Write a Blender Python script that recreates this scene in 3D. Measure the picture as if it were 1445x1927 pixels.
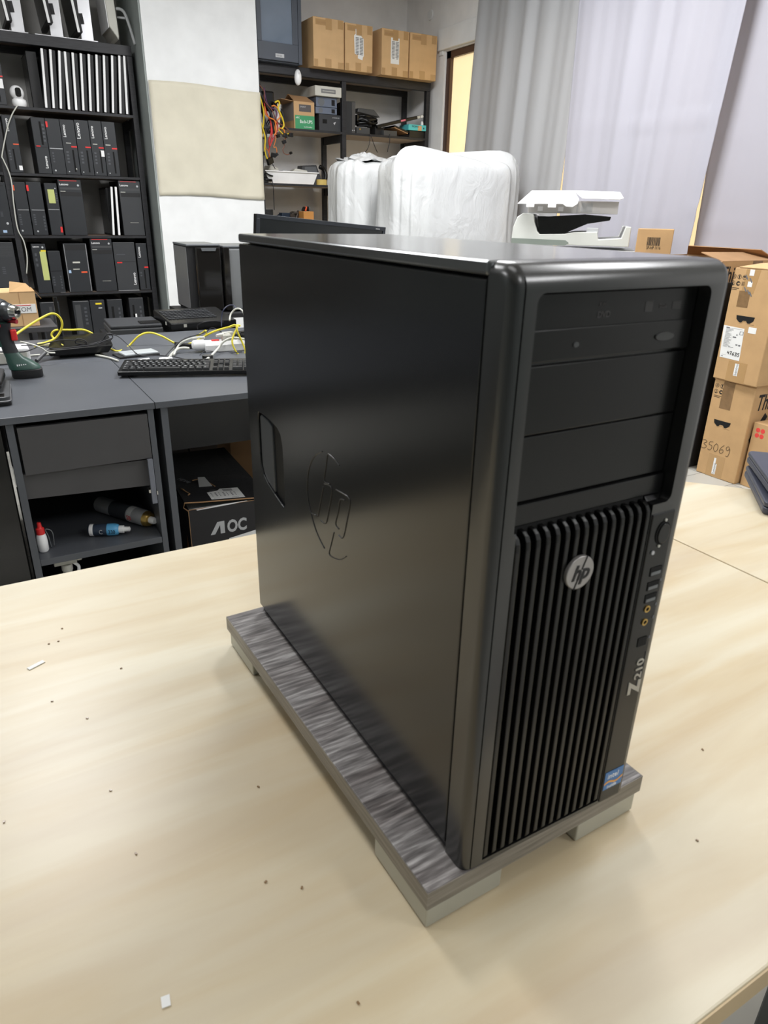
import bpy, bmesh, math, random
from mathutils import Vector, Matrix, Euler
PI = math.pi
R = math.radians
for o in list(bpy.data.objects): bpy.data.objects.remove(o)
SC = bpy.context.scene
COL = SC.collection
# ------------------------------------------------------------ camera
CF = 1304.14
CP = Vector((-.25, -.29838, 1.26116))
RT = Vector((.86851, -.49528, .01945)); FW = Vector((.46124, .79327, -.39750))
FW.normalize(); RT = (RT - FW*RT.dot(FW)).normalized(); UP = RT.cross(FW)
cam = bpy.data.cameras.new('camera'); camo = bpy.data.objects.new('camera', cam); COL.objects.link(camo)
M = Matrix((RT, UP, -FW)).transposed().to_4x4(); M.translation = CP; camo.matrix_world = M
cam.sensor_fit = 'HORIZONTAL'; cam.sensor_width = 36; cam.lens = CF/1445*36
cam.clip_start = .02; cam.clip_end = 60
cam.dof.use_dof = True; cam.dof.focus_distance = 2.6; cam.dof.aperture_fstop = 24
SC.camera = camo
# ------------------------------------------------------------ light
w = bpy.data.worlds.new('world'); SC.world = w; w.use_nodes = True
w.node_tree.nodes['Background'].inputs[0].default_value = (.80, .88, 1, 1)
w.node_tree.nodes['Background'].inputs[1].default_value = .5
def area(name, loc, rot, sx, sy, power, col=(1, 1, 1)):
    l = bpy.data.lights.new(name, 'AREA'); l.shape = 'RECTANGLE'; l.size = sx; l.size_y = sy
    l.energy = power; l.color = col
    o = bpy.data.objects.new(name, l); COL.objects.link(o); o.location = loc; o.rotation_euler = rot
    return o
CEIL = 3.15
LAMPS = [(-.3, 3.0), (2.0, 3.0), (-.3, .4), (2.0, .4), (-.3, -2.2), (2.0, -2.2), (-2.5, 1.9)]  # last lamp is an added fill that brightens the rack shelves
for (lx, ly), pw in zip(LAMPS, (92, 116, 5, 50, 24, 52, 36)):
    area('ceiling_lamp_light', (lx, ly, CEIL-.085), (0, 0, 0), .58, 1.18, pw, (.985, .99, 1.0))
# unseen daylight fill added behind the photographer; no window stands there
area('added_daylight_fill', (-1.2, -3.35, 1.7), (R(-90), 0, 0), 3.6, 2.2, 5, (.86, .93, 1))
SC.view_settings.view_transform = 'Standard'; SC.view_settings.look = 'None'
SC.view_settings.exposure = -.35; SC.view_settings.gamma = 1; SC.view_settings.use_curve_mapping = False

# ------------------------------------------------------------ pixel ray to a point on a real plane
def ray(u, v): return FW + RT*((u-722.5)/CF) - UP*((v-963.5)/CF)
def AX(u, v, X): d = ray(u, v); return CP + d*((X-CP.x)/d.x)
def AY(u, v, Y): d = ray(u, v); return CP + d*((Y-CP.y)/d.y)
def AZ(u, v, Z): d = ray(u, v); return CP + d*((Z-CP.z)/d.z)

# ------------------------------------------------------------ materials
MC = {}
def mat(name, col, rough=.5, metal=0, spec=.5, coat=0, bump=0, bscale=200, emit=0, alpha=1, trans=0, var=0, vscale=8, aniso=None):
    if name in MC: return MC[name]
    m = bpy.data.materials.new(name); m.use_nodes = True; nt = m.node_tree; b = nt.nodes['Principled BSDF']
    b.inputs['Base Color'].default_value = (*col, 1); b.inputs['Roughness'].default_value = rough
    b.inputs['Metallic'].default_value = metal; b.inputs['Specular IOR Level'].default_value = spec
    b.inputs['Coat Weight'].default_value = coat
    if emit: b.inputs['Emission Color'].default_value = (*col, 1); b.inputs['Emission Strength'].default_value = emit
    if alpha < 1: b.inputs['Alpha'].default_value = alpha
    if trans: b.inputs['Transmission Weight'].default_value = trans
    tc = nt.nodes.new('ShaderNodeTexCoord')
    n = nt.nodes.new('ShaderNodeTexNoise'); n.inputs['Scale'].default_value = vscale; n.inputs['Detail'].default_value = 5
    mp = nt.nodes.new('ShaderNodeMapping'); nt.links.new(tc.outputs['Object'], mp.inputs[0]); nt.links.new(mp.outputs[0], n.inputs[0])
    if aniso: mp.inputs['Scale'].default_value = aniso
    v = var or .04
    r = nt.nodes.new('ShaderNodeValToRGB'); r.color_ramp.elements[0].position = .3; r.color_ramp.elements[1].position = .7
    r.color_ramp.elements[0].color = tuple(max(0, c*(1-v)) for c in col)+(1,)
    r.color_ramp.elements[1].color = tuple(min(1, c*(1+v)) for c in col)+(1,)
    nt.links.new(n.outputs[0], r.inputs[0]); nt.links.new(r.outputs[0], b.inputs['Base Color'])
    if bump:
        n2 = nt.nodes.new('ShaderNodeTexNoise'); n2.inputs['Scale'].default_value = bscale; n2.inputs['Detail'].default_value = 3
        nt.links.new(tc.outputs['Object'], n2.inputs[0])
        bp = nt.nodes.new('ShaderNodeBump'); bp.inputs['Strength'].default_value = bump; bp.inputs['Distance'].default_value = .002
        nt.links.new(n2.outputs[0], bp.inputs['Height']); nt.links.new(bp.outputs[0], b.inputs['Normal'])
    MC[name] = m; return m
def ramp_mat(name, stops, rough, scale_vec, nscale, detail=8, dist=0, bump=.2, rot=(0, 0, 0), coat=0, second=None):
    m = bpy.data.materials.new(name); m.use_nodes = True; nt = m.node_tree; b = nt.nodes['Principled BSDF']
    b.inputs['Roughness'].default_value = rough; b.inputs['Coat Weight'].default_value = coat; b.inputs['Coat Roughness'].default_value = .25
    tc = nt.nodes.new('ShaderNodeTexCoord'); mp = nt.nodes.new('ShaderNodeMapping')
    mp.inputs['Scale'].default_value = scale_vec; mp.inputs['Rotation'].default_value = rot
    n = nt.nodes.new('ShaderNodeTexNoise'); n.inputs['Scale'].default_value = nscale; n.inputs['Detail'].default_value = detail
    n.inputs['Distortion'].default_value = dist
    nt.links.new(tc.outputs['Object'], mp.inputs[0]); nt.links.new(mp.outputs[0], n.inputs[0])
    r = nt.nodes.new('ShaderNodeValToRGB'); e = r.color_ramp.elements
    while len(e) < len(stops): e.new(.5)
    for i, (p, c) in enumerate(stops): e[i].position = p; e[i].color = (*c, 1)
    nt.links.new(n.outputs[0], r.inputs[0]); out = r.outputs[0]
    if second:   # second noise multiplies: (scale_vec, nscale, darkest factor, rot)
        mp2 = nt.nodes.new('ShaderNodeMapping'); mp2.inputs['Scale'].default_value = second[0]
        if len(second) > 3: mp2.inputs['Rotation'].default_value = second[3]
        n2 = nt.nodes.new('ShaderNodeTexNoise'); n2.inputs['Scale'].default_value = second[1]; n2.inputs['Detail'].default_value = 6
        n2.inputs['Distortion'].default_value = .6
        nt.links.new(tc.outputs['Object'], mp2.inputs[0]); nt.links.new(mp2.outputs[0], n2.inputs[0])
        r2 = nt.nodes.new('ShaderNodeValToRGB'); r2.color_ramp.elements[0].position = .35; r2.color_ramp.elements[1].position = .62
        r2.color_ramp.elements[0].color = (*second[2], 1); r2.color_ramp.elements[1].color = (1, 1, 1, 1)
        nt.links.new(n2.outputs[0], r2.inputs[0])
        mx = nt.nodes.new('ShaderNodeMix'); mx.data_type = 'RGBA'; mx.blend_type = 'MULTIPLY'; mx.inputs[0].default_value = 1
        nt.links.new(out, mx.inputs[6]); nt.links.new(r2.outputs[0], mx.inputs[7]); out = mx.outputs[2]
    nt.links.new(out, b.inputs['Base Color'])
    if bump:
        bp = nt.nodes.new('ShaderNodeBump'); bp.inputs['Strength'].default_value = bump; bp.inputs['Distance'].default_value = .001
        nt.links.new(n.outputs[0], bp.inputs['Height']); nt.links.new(bp.outputs[0], b.inputs['Normal'])
    MC[name] = m; return m
K_side = mat('satin_black_steel', (.008, .0085, .0095), .19, 0, .6)
K_plas = mat('black_plastic', (.0055, .0055, .0055), .27, 0, .4)
K_bez = mat('bezel_black_plastic', (.0075, .0075, .0075), .27, 0, 1.0)
K_mat = mat('matt_black', (.010, .010, .011), .6)
K_void = mat('deep_black', (.003, .003, .003), .9)
K_gloss = mat('gloss_black', (.012, .011, .010), .08, spec=.6)
K_grey = mat('charcoal_plastic', (.055, .057, .06), .45)
K_unit = mat('computer_black', (.024, .026, .030), .38)
K_unit2 = mat('computer_dark_grey', (.038, .040, .044), .42)
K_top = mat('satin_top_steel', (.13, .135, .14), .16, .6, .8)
M_red = mat('red_plastic', (.75, .03, .03), .4)
M_orange = mat('orange_red_plastic', (.85, .12, .04), .4)
M_white = mat('white_plastic', (.90, .90, .90), .35)
M_paper = mat('white_paper', (.82, .82, .80), .7)
M_grey = mat('light_grey_plastic', (.50, .51, .52), .4)
M_lcd = mat('screen_black', (.014, .016, .018), .18)
M_silver = mat('brushed_aluminium', (.60, .60, .62), .32, .85)
M_chrome = mat('chrome', (.75, .74, .70), .15, 1)
M_gold = mat('gold_contact', (.60, .40, .12), .3, .9)
M_ink = mat('black_ink', (.012, .012, .012), .6)
M_inkg = mat('grey_print', (.16, .16, .17), .6)
M_inkr = mat('red_print', (.75, .06, .05), .6)
M_note = mat('yellow_green_note', (.52, .56, .20), .75)
M_yel = mat('yellow_label', (.80, .62, .02), .6)
M_blue = mat('blue_label', (.10, .24, .55), .5)
M_lblue = mat('pale_blue_label', (.38, .52, .72), .5)
M_steel = mat('chassis_grey_steel', (.17, .18, .19), .35, .4)
M_cream = mat('ivory_plastic', (.60, .59, .53), .45)
M_card = mat('brown_cardboard', (.53, .33, .155), .8, var=.06, vscale=12, bump=.15, bscale=90)
M_card2 = mat('tan_cardboard', (.62, .40, .20), .8, var=.06, vscale=12, bump=.15, bscale=90)
M_cardi = mat('cardboard_inside', (.40, .23, .11), .85, var=.08)
M_tape = mat('brown_packing_tape', (.24, .145, .07), .25, var=.15, vscale=30)
M_tape2 = mat('clear_packing_tape', (.47, .29, .13), .22)
M_wire_k = mat('black_cable_rubber', (.012, .012, .016), .45)
M_wire_w = mat('white_cable_rubber', (.60, .60, .54), .45)
M_wire_y = mat('yellow_cable_rubber', (.78, .66, .05), .4)
M_wy = mat('yellow_wire', (.75, .55, .02), .4)
M_wo = mat('orange_wire', (.75, .22, .03), .4)
M_wr = mat('red_wire', (.60, .03, .03), .4)
M_rack = ramp_mat('black_stained_wood', [(.3, (.007, .007, .009)), (.7, (.022, .022, .026))], .5, (1, 8, 8), 12, bump=.4)
M_board = mat('raw_shelf_board', (.20, .15, .115), .7, var=.12, vscale=6)
M_boardB = mat('raw_shelf_board_pale', (.45, .36, .27), .7, var=.1, vscale=5)
M_desk = mat('anthracite_melamine', (.082, .088, .100), .42, var=.06, vscale=5)
M_deskd = mat('anthracite_panel', (.062, .060, .062), .5, var=.05)
M_wall = mat('white_wall_paint', (.88, .87, .86), .85, bump=.1, bscale=60)
M_wallg = mat('grey_green_wall_and_shade', (.30, .33, .32), .8)  # walls, and the shade painted on the pillar's left face
M_pillar = mat('white_pillar_paint', (.82, .83, .83), .8)
M_ceil = mat('white_ceiling_paint', (.82, .82, .81), .9)
M_birch = ramp_mat('birch_laminate', [(.25, (.53, .435, .30)), (.48, (.605, .525, .375)), (.7, (.68, .62, .475))], .38, (.9, 5.5, 1), 1.5, 7, 1.1, .02, rot=(0, 0, R(-14)), coat=.04,
                   second=((2.0, 16, 1), 1.6, (.93, .87, .78), (0, 0, R(-14))))
M_birchedge = mat('birch_edge_band', (.56, .42, .24), .5, var=.08)
M_oak = ramp_mat('grey_weathered_oak', [(.30, (.07, .062, .06)), (.5, (.21, .195, .19)), (.70, (.50, .48, .47))], .42, (22, 230, 22), 1.0, 9, .25, .5,
                 second=((4, 10, 4), 3, (.50, .46, .45)))
M_oakedge = ramp_mat('grey_oak_edge_band', [(.3, (.13, .115, .095)), (.7, (.26, .235, .20))], .38, (6, 6, 120), 2.5, 6, .3, .1)
M_foot = mat('satin_nickel_foot', (.42, .42, .37), .36, .35, bump=.05, bscale=700)
M_floor = None
def floor_mat():
    m = bpy.data.materials.new('grey_laminate_planks'); m.use_nodes = True; nt = m.node_tree; b = nt.nodes['Principled BSDF']
    tc = nt.nodes.new('ShaderNodeTexCoord'); br = nt.nodes.new('ShaderNodeTexBrick'); br.inputs['Scale'].default_value = 1
    br.inputs['Brick Width'].default_value = 1.2; br.inputs['Row Height'].default_value = .19; br.inputs['Mortar Size'].default_value = .002
    br.inputs['Color1'].default_value = (.42, .41, .37, 1); br.inputs['Color2'].default_value = (.50, .49, .45, 1); br.inputs['Mortar'].default_value = (.15, .15, .14, 1)
    nt.links.new(tc.outputs['Object'], br.inputs[0]); nt.links.new(br.outputs[0], b.inputs['Base Color']); b.inputs['Roughness'].default_value = .4
    return m
M_floor = floor_mat()

# ------------------------------------------------------------ mesh builder
class MB:
    def __init__(s): s.v = []; s.f = []; s.m = []; s.mats = []
    def mi(s, m):
        if m not in s.mats: s.mats.append(m)
        return s.mats.index(m)
    def add(s, vs, fs, m=None, T=None):
        n = len(s.v); i = s.mi(m) if m else 0
        s.v += [(T @ Vector(p)) if T else Vector(p) for p in vs]
        for f in fs: s.f.append([n+k for k in f]); s.m.append(i)
        return s
    def box(s, a, b, m=None, T=None):
        x0, y0, z0 = a; x1, y1, z1 = b
        if x0 > x1: x0, x1 = x1, x0
        if y0 > y1: y0, y1 = y1, y0
        if z0 > z1: z0, z1 = z1, z0
        return s.add([(x0, y0, z0), (x1, y0, z0), (x1, y1, z0), (x0, y1, z0), (x0, y0, z1), (x1, y0, z1), (x1, y1, z1), (x0, y1, z1)],
                     [(0, 3, 2, 1), (4, 5, 6, 7), (0, 1, 5, 4), (1, 2, 6, 5), (2, 3, 7, 6), (3, 0, 4, 7)], m, T)
    def loft(s, rings, m=None, T=None, cap=True, closed=True):
        n = len(rings[0]); vs = [p for r in rings for p in r]; fs = []
        for i in range(len(rings)-1):
            for j in range(n if closed else n-1):
                k = (j+1) % n
                fs.append((i*n+j, i*n+k, (i+1)*n+k, (i+1)*n+j))
        if cap and closed:
            fs.append(tuple(range(n))[::-1]); fs.append(tuple((len(rings)-1)*n+j for j in range(n)))
        return s.add(vs, fs, m, T)
    def cyl(s, p, q, r, r2=None, n=20, m=None):
        p = Vector(p); q = Vector(q); r2 = r if r2 is None else r2
        d = (q-p).normalized(); a = d.orthogonal().normalized(); b = d.cross(a)
        rg = lambda c, rr: [c+a*rr*math.cos(2*PI*k/n)+b*rr*math.sin(2*PI*k/n) for k in range(n)]
        return s.loft([rg(p, r), rg(q, r2)], m)
    def lathe(s, prof, p=(0, 0, 0), axis=(0, 0, 1), n=24, m=None):
        p = Vector(p); d = Vector(axis).normalized(); a = d.orthogonal().normalized(); b = d.cross(a)
        return s.loft([[p+d*z+a*r*math.cos(2*PI*k/n)+b*r*math.sin(2*PI*k/n) for k in range(n)] for r, z in prof], m)
    def tube(s, pts, r, n=8, m=None, smooth=True):
        P = [Vector(p) for p in pts]
        if smooth and len(P) > 2:
            Q = []
            for i in range(len(P)-1):
                p0 = P[max(i-1, 0)]; p1 = P[i]; p2 = P[i+1]; p3 = P[min(i+2, len(P)-1)]
                for t in (0, .2, .4, .6, .8):
                    Q.append(.5*((2*p1)+(p2-p0)*t+(2*p0-5*p1+4*p2-p3)*t*t+(3*p1-p0-3*p2+p3)*t**3))
            Q.append(P[-1]); P = Q
        a = None; rings = []
        for i, p in enumerate(P):
            d = (P[min(i+1, len(P)-1)]-P[max(i-1, 0)])
            if d.length < 1e-9: d = Vector((0, 0, 1))
            d.normalize()
            a = d.orthogonal().normalized() if a is None else (a-d*a.dot(d)).normalized()
            b = d.cross(a); rings.append([p+a*r*math.cos(2*PI*k/n)+b*r*math.sin(2*PI*k/n) for k in range(n)])
        return s.loft(rings, m)
    def prism(s, poly, h, m=None, T=None):   # poly in xy, extruded 0..h in z
        n = len(poly); vs = [(x, y, 0) for x, y in poly]+[(x, y, h) for x, y in poly]
        return s.add(vs, [tuple(range(n))[::-1], tuple(range(n, 2*n))]+[(i, (i+1) % n, n+(i+1) % n, n+i) for i in range(n)], m, T)
    def build(s, name, m=None, parent=None, bevel=0, seg=2, smooth=False, loc=None, rot=None, solid=0):
        me = bpy.data.meshes.new(name); me.from_pydata([tuple(p) for p in s.v], [], s.f)
        ms = s.mats if s.mats else [m]
        if m and s.mats and m not in s.mats and s.mats[0] is None: ms[0] = m
        for k in (s.mats or [m]): me.materials.append(k)
        if s.mats:
            for i, p in enumerate(me.polygons): p.material_index = s.m[i]
        bm = bmesh.new(); bm.from_mesh(me); bmesh.ops.recalc_face_normals(bm, faces=bm.faces); bm.to_mesh(me); bm.free()
        o = bpy.data.objects.new(name, me); COL.objects.link(o)
        if parent: o.parent = parent
        if loc is not None: o.location = loc
        if rot is not None: o.rotation_euler = rot
        if smooth:
            me.shade_smooth() if hasattr(me, 'shade_smooth') else None
            for p in me.polygons: p.use_smooth = True
            if smooth != 'all': me.set_sharp_from_angle(angle=R(40))
        if solid:
            k = o.modifiers.new('thickness', 'SOLIDIFY'); k.thickness = solid; k.offset = 0
        if bevel:
            k = o.modifiers.new('bevel', 'BEVEL'); k.width = bevel; k.segments = seg; k.limit_method = 'ANGLE'; k.angle_limit = R(40); k.harden_normals = False
        return o
def tag(o, label, cat=None, group=None, kind=None):
    o['label'] = label
    if cat: o['category'] = cat
    if group: o['group'] = group
    if kind: o['kind'] = kind
    return o
def thing(name, label, cat, loc=(0, 0, 0), rotz=0, group=None, rot=None):
    o = bpy.data.objects.new(name, None); COL.objects.link(o); o.location = loc
    o.rotation_euler = rot if rot else (0, 0, rotz); o.empty_display_size = .05
    return tag(o, label, cat, group)
def struct(o): o['kind'] = 'structure'; return o
def bx(name, a, b, m, parent=None, bevel=0, seg=2, label=None):
    o = MB().box(a, b).build(name, m, parent, bevel, seg)
    if label: o['label'] = label
    return o
def text(name, s, size, m, parent, loc, rot, shear=0, ext=.0002, align='LEFT', sx=1, offset=0):
    c = bpy.data.curves.new(name, 'FONT'); c.body = s; c.size = size; c.shear = shear; c.extrude = ext; c.align_x = align; c.offset = offset
    c.resolution_u = 3
    t = bpy.data.objects.new(name+'_t', c); COL.objects.link(t)
    dg = bpy.context.evaluated_depsgraph_get(); dg.update()
    me = bpy.data.meshes.new_from_object(t.evaluated_get(dg)); me.name = name
    bpy.data.objects.remove(t); bpy.data.curves.remove(c)
    me.materials.clear(); me.materials.append(m)
    for p in me.polygons: p.material_index = 0
    o = bpy.data.objects.new(name, me); COL.objects.link(o); o.parent = parent; o.location = loc; o.rotation_euler = rot; o.scale = (sx, 1, 1)
    return o
FRONT = (R(90), 0, 0)          # on a face looking towards -y
LEFTF = (R(90), 0, R(-90))     # on a face looking towards -x
def bool_cut(o, cutters):
    for c in cutters:
        k = o.modifiers.new('cut', 'BOOLEAN'); k.object = c; k.operation = 'DIFFERENCE'; k.solver = 'EXACT'
    dg = bpy.context.evaluated_depsgraph_get(); dg.update()
    me = bpy.data.meshes.new_from_object(o.evaluated_get(dg)); o.modifiers.clear(); o.data = me
    for c in cutters: bpy.data.objects.remove(c)
    return o
def rrect(x0, y0, x1, y1, r, n=6):
    P = []
    for cx, cy, a in ((x1-r, y1-r, 0), (x0+r, y1-r, 90), (x0+r, y0+r, 180), (x1-r, y0+r, 270)):
        for k in range(n+1):
            t = R(a+90*k/n); P.append((cx+r*math.cos(t), cy+r*math.sin(t)))
    return P
def to_xz(y=0): return Matrix(((1, 0, 0, 0), (0, 0, -1, y), (0, 1, 0, 0), (0, 0, 0, 1)))   # prism xy -> xz, thickness towards -y
def to_yz(x=0): return Matrix(((0, 0, 1, x), (1, 0, 0, 0), (0, 1, 0, 0), (0, 0, 0, 1)))    # prism xy -> yz, thickness towards +x

# ============================================================ THE ROOM
WX = 3.60; WY = 6.10; X0 = -3.6; Y0 = -3.5
struct(bx('floor', (X0-.1, Y0-.1, -.1), (WX+.3, WY+.1, 0), M_floor))
struct(bx('ceiling', (X0-.1, Y0-.1, CEIL), (WX+.3, WY+.1, CEIL+.1), M_ceil))
struct(bx('wall_back', (X0-.1, WY, 0), (WX+.3, WY+.12, CEIL), M_wall))
struct(bx('wall_left', (X0-.12, Y0, 0), (X0, WY, CEIL), M_wallg))
struct(bx('wall_front', (X0, Y0-.12, 0), (WX, Y0, CEIL), M_wallg))
# window wall: two openings (a tall glazed door near the corner, then the long shop window)
wr = MB()
OY = [(1.0, 5.46)]; OZ0, OZ1 = .12, 2.51
wr.box((WX, Y0, 0), (WX+.25, 1.0, CEIL)); wr.box((WX, 5.46, 0), (WX+.25, WY, CEIL))
wr.box((WX, 1.0, OZ1), (WX+.25, 5.46, CEIL)); wr.box((WX, 1.0, 0), (WX+.25, 5.46, OZ0))
struct(wr.build('wall_right', M_wall))
M_brown = mat('brown_window_frame', (.075, .035, .022), .4)
M_glow = mat('frosted_window_film', (1.0, .80, .47), .6, emit=.95, var=.06, vscale=14)
wn = MB()
for ya, yb in ((5.40, 5.46), (4.30, 4.36), (3.2, 3.26), (2.1, 2.16), (1.0, 1.06)): wn.box((WX+.02, ya, OZ0), (WX+.09, yb, OZ1))
wn.box((WX+.02, 1.0, OZ1-.05), (WX+.09, 5.46, OZ1)); wn.box((WX+.02, 1.0, OZ0), (WX+.09, 5.46, OZ0+.06))
wo = struct(wn.build('window_1', M_brown))
wp = bx('window_pane', (WX+.05, 1.02, OZ0+.02), (WX+.06, 5.43, OZ1-.02), M_glow, wo)
# roller shutter box above the opening
struct(bx('trim_1', (WX-.03, 1.0, 2.52), (WX-.001, 5.54, 2.675), M_pillar, bevel=.006))
# pillar between the two racks
px0 = AY(262, 0, 5.42).x; px1 = AY(480, 0, 5.42).x
struct(bx('wall_pillar', (px0, 5.42, 0), (px1, WY-.001, CEIL), M_pillar))
struct(bx('wall_pillar_side_shade', (px0-.012, 5.425, 0), (px0-.0005, WY-.001, CEIL), M_wallg))  # pillar's left side: its shade put into a grey green colour
# beige cloth-like sheet taped on the pillar
cl = MB(); nx, nz = 26, 26; random.seed(4)
pz1 = AY(275, 150, 5.41).z; pz0 = AY(296, 368, 5.41).z
vs = []; fs = []
for j in range(nz+1):
    for i in range(nx+1):
        s_ = i/nx; t_ = j/nz
        wv = .0035*math.sin(7*s_+5*t_)+.003*math.sin(13*t_-9*s_+1)+.002*math.sin(31*s_+17*t_)
        vs.append((px0+.004+(px1-px0-.003)*s_, 5.409+wv, pz0+(pz1-pz0)*t_+.008*math.sin(5*s_)*(1 if j in (0, nz) else .9)))
for j in range(nz):
    for i in range(nx): a = j*(nx+1)+i; fs.append((a, a+1, a+nx+2, a+nx+1))
cl.add(vs, fs); o = cl.build('taped_sheet', mat('beige_paper_sheet', (.66, .62, .50), .8, bump=.25, bscale=25), smooth='all', solid=.0015)
tag(o, 'large beige crinkled paper sheet taped on the white pillar', 'sheet')
so = MB(); so.cyl((WX-.012, AX(811, 28, WX).y, AX(811, 28, WX).z), (WX-.0005, AX(811, 28, WX).y, AX(811, 28, WX).z), .038, n=28)
tag(so.build('wall_cover', M_pillar, bevel=.002), 'round white junction cover high on the wall by the corner', 'wall cover')
wsw = bx('wall_switch', (WX-.012, 5.46+.02, AX(829, 90, WX).z-.06), (WX-.0006, 5.46+.075, AX(829, 90, WX).z-.012), M_pillar, bevel=.002)
tag(wsw, 'small white plate on the wall beside the brown window frame', 'wall plate')
# ceiling lamps
for i, (lx, ly) in enumerate(LAMPS):
    t = thing('ceiling_light', 'rectangular white ceiling light panel, number %s counted from the copier corner' % ['one','two','three','four','five','six','seven, added fill,'][i], 'ceiling light', (lx, ly, CEIL), group='ceiling light panels')
    fr = MB()
    for a, b in (((-.31, -.62, -.06), (-.295, .62, 0)), ((.295, -.62, -.06), (.31, .62, 0)), ((-.295, -.62, -.06), (.295, -.605, 0)), ((-.295, .605, -.06), (.295, .62, 0))): fr.box(a, b)
    fr.build('lamp_frame', M_pillar, t); bx('diffuser', (-.294, -.604, -.05), (.294, .604, -.04), mat('lamp_diffuser', (.95, .95, .95), .6, emit=1.5), t)

# ------------------------------------------------------------ curtains
def curtain_mat(name, c, tr):
    m = bpy.data.materials.new(name); m.use_nodes = True; nt = m.node_tree; b = nt.nodes['Principled BSDF']; out = nt.nodes['Material Output']
    b.inputs['Base Color'].default_value = (*c, 1); b.inputs['Roughness'].default_value = .55; b.inputs['Sheen Weight'].default_value = .3
    t = nt.nodes.new('ShaderNodeBsdfTranslucent'); t.inputs[0].default_value = (*tr, 1)
    mx = nt.nodes.new('ShaderNodeMixShader'); mx.inputs[0].default_value = .28
    nt.links.new(b.outputs[0], mx.inputs[1]); nt.links.new(t.outputs[0], mx.inputs[2]); nt.links.new(mx.outputs[0], out.inputs[0])
    tc = nt.nodes.new('ShaderNodeTexCoord'); n = nt.nodes.new('ShaderNodeTexNoise'); n.inputs['Scale'].default_value = 9; n.inputs['Detail'].default_value = 4
    mp = nt.nodes.new('ShaderNodeMapping'); mp.inputs['Scale'].default_value = (1, 1, .35)
    nt.links.new(tc.outputs['Object'], mp.inputs[0]); nt.links.new(mp.outputs[0], n.inputs[0])
    bp = nt.nodes.new('ShaderNodeBump'); bp.inputs['Strength'].default_value = .2; bp.inputs['Distance'].default_value = .008
    nt.links.new(n.outputs[0], bp.inputs['Height']); nt.links.new(bp.outputs[0], b.inputs['Normal'])
    return m
def curtain(label, xc, yT0, yT1, yB0, yB1, zT, zB, amp, waves, m, seed, creases=()):
    # y0 is the far edge (towards the corner), y1 the near one; edges may run slanted
    rnd = random.Random(seed); ny, nz = 150, 70; vs = []; fs = []
    ph = [rnd.uniform(0, 6.28) for _ in range(6)]
    for j in range(nz+1):
        z = zT+(.08-zT)*j/nz; t = min(1, (z-zT)/(zB-zT))
        for i in range(ny+1):
            s_ = i/ny; ya = yT0+(yB0-yT0)*t; yb = yT1+(yB1-yT1)*t
            y = ya+(yb-ya)*s_
            f = math.sin(2*PI*waves*(s_+.05*math.sin(9*s_+ph[0]))+ph[1]+.5*t)
            g = .18*math.sin(2*PI*waves*2.3*s_+ph[2]+t*1.2)+.25*math.sin(2*PI*waves*.6*s_+ph[3])
            a = amp*(.75+.35*t)
            x = xc+a*(f+g)*.75
            for (cz, cs, ca) in creases:
                d = (z-cz-.02*math.sin(6*s_+ph[4]))/cs; x -= ca*math.exp(-d*d)*(1 if d > 0 else .3)
            vs.append((x, y, z))
    for j in range(nz):
        for i in range(ny): a = j*(ny+1)+i; fs.append((a, a+1, a+ny+2, a+ny+1))
    b = MB(); b.add(vs, fs); o = b.build('curtain', m, smooth='all', solid=.001)
    tag(o, label, 'curtain', 'window curtains'); return o
CM1 = curtain_mat('grey_curtain_satin', (.50, .505, .52), (.50, .48, .46))
CM2 = curtain_mat('lilac_grey_curtain_satin', (.53, .53, .60), (.62, .57, .60))
CX = 3.515
def cy(u, v): return AX(u, v, CX).y
curtain('grey curtain nearest the room corner, beside the brown window frame', CX, cy(907, 0), cy(1085, 0)-.13, cy(868, 330), cy(1041, 420)-.02, 3.05, .9, .026, 4.5, CM1, 3)
curtain('lilac grey middle curtain, widest and behind the copier', CX-.045, AX(1085, 0, CX-.045).y, AX(1425, 0, CX-.045).y, AX(1051, 420, CX-.045).y, AX(1300, 440, CX-.045).y, 3.05, .9, .016, 5, CM2, 8, ((1.78, .02, .010), (1.30, .015, .007)))
curtain('lilac grey curtain at the right, behind the cardboard box stacks', CX+.012, cy(1400, 0)+.07, .55, cy(1309, 440), .45, 3.05, .9, .018, 5, CM2, 21, ((1.65, .02, .005), (1.2, .015, .004)))
cr = thing('curtain_rail', 'white curtain rail under the ceiling along the window wall', 'curtain rail', (CX, 2.9, 3.06))
bx('rail_profile', (-.05, -2.5, 0), (.05, 2.3, .03), M_pillar, cr)
for k in range(6): bx('rail_bracket', (-.02, -2.3+k*.88, .03), (.02, -2.25+k*.88, CEIL-3.061), M_pillar, cr)
# ============================================================ WORK TABLES
TH = .026
t = thing('work_table', 'large birch topped work table carrying the black tower computer', 'table', (.1, .3, 0))
def rel(o, p): return p
b = MB(); b.box((-1.6, -.45, .75-TH), (.632, .442, .75)); b.build('table_top', M_birch, t, .0018)
b = MB(); b.box((-1.59, -.4515, .7245), (.631, -.4502, .7485)); b.box((-1.59, .4422, .7245), (.631, .4432, .7485)); b.build('edge_band', M_birchedge, t)
for lx in (-1.5, .50):
    for ly in (-.36, .34): bx('leg', (lx, ly, 0), (lx+.05, ly+.05, .723), M_steel, t, .003)
bx('frame_rail', (-1.45, -.34, .68), (.5, -.31, .722), M_steel, t); bx('frame_rail', (-1.45, .35, .68), (.5, .38, .722), M_steel, t)
t = thing('work_table', 'second birch table with a chamfered corner, carrying the stacked laptops at right', 'table', (1.2, .1, 0))
pl = [(-.465, -.25), (.5, -.25), (.5, -.29+.05), (.72, -.24), (.72, -.3), (.72, -.25)]
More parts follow.
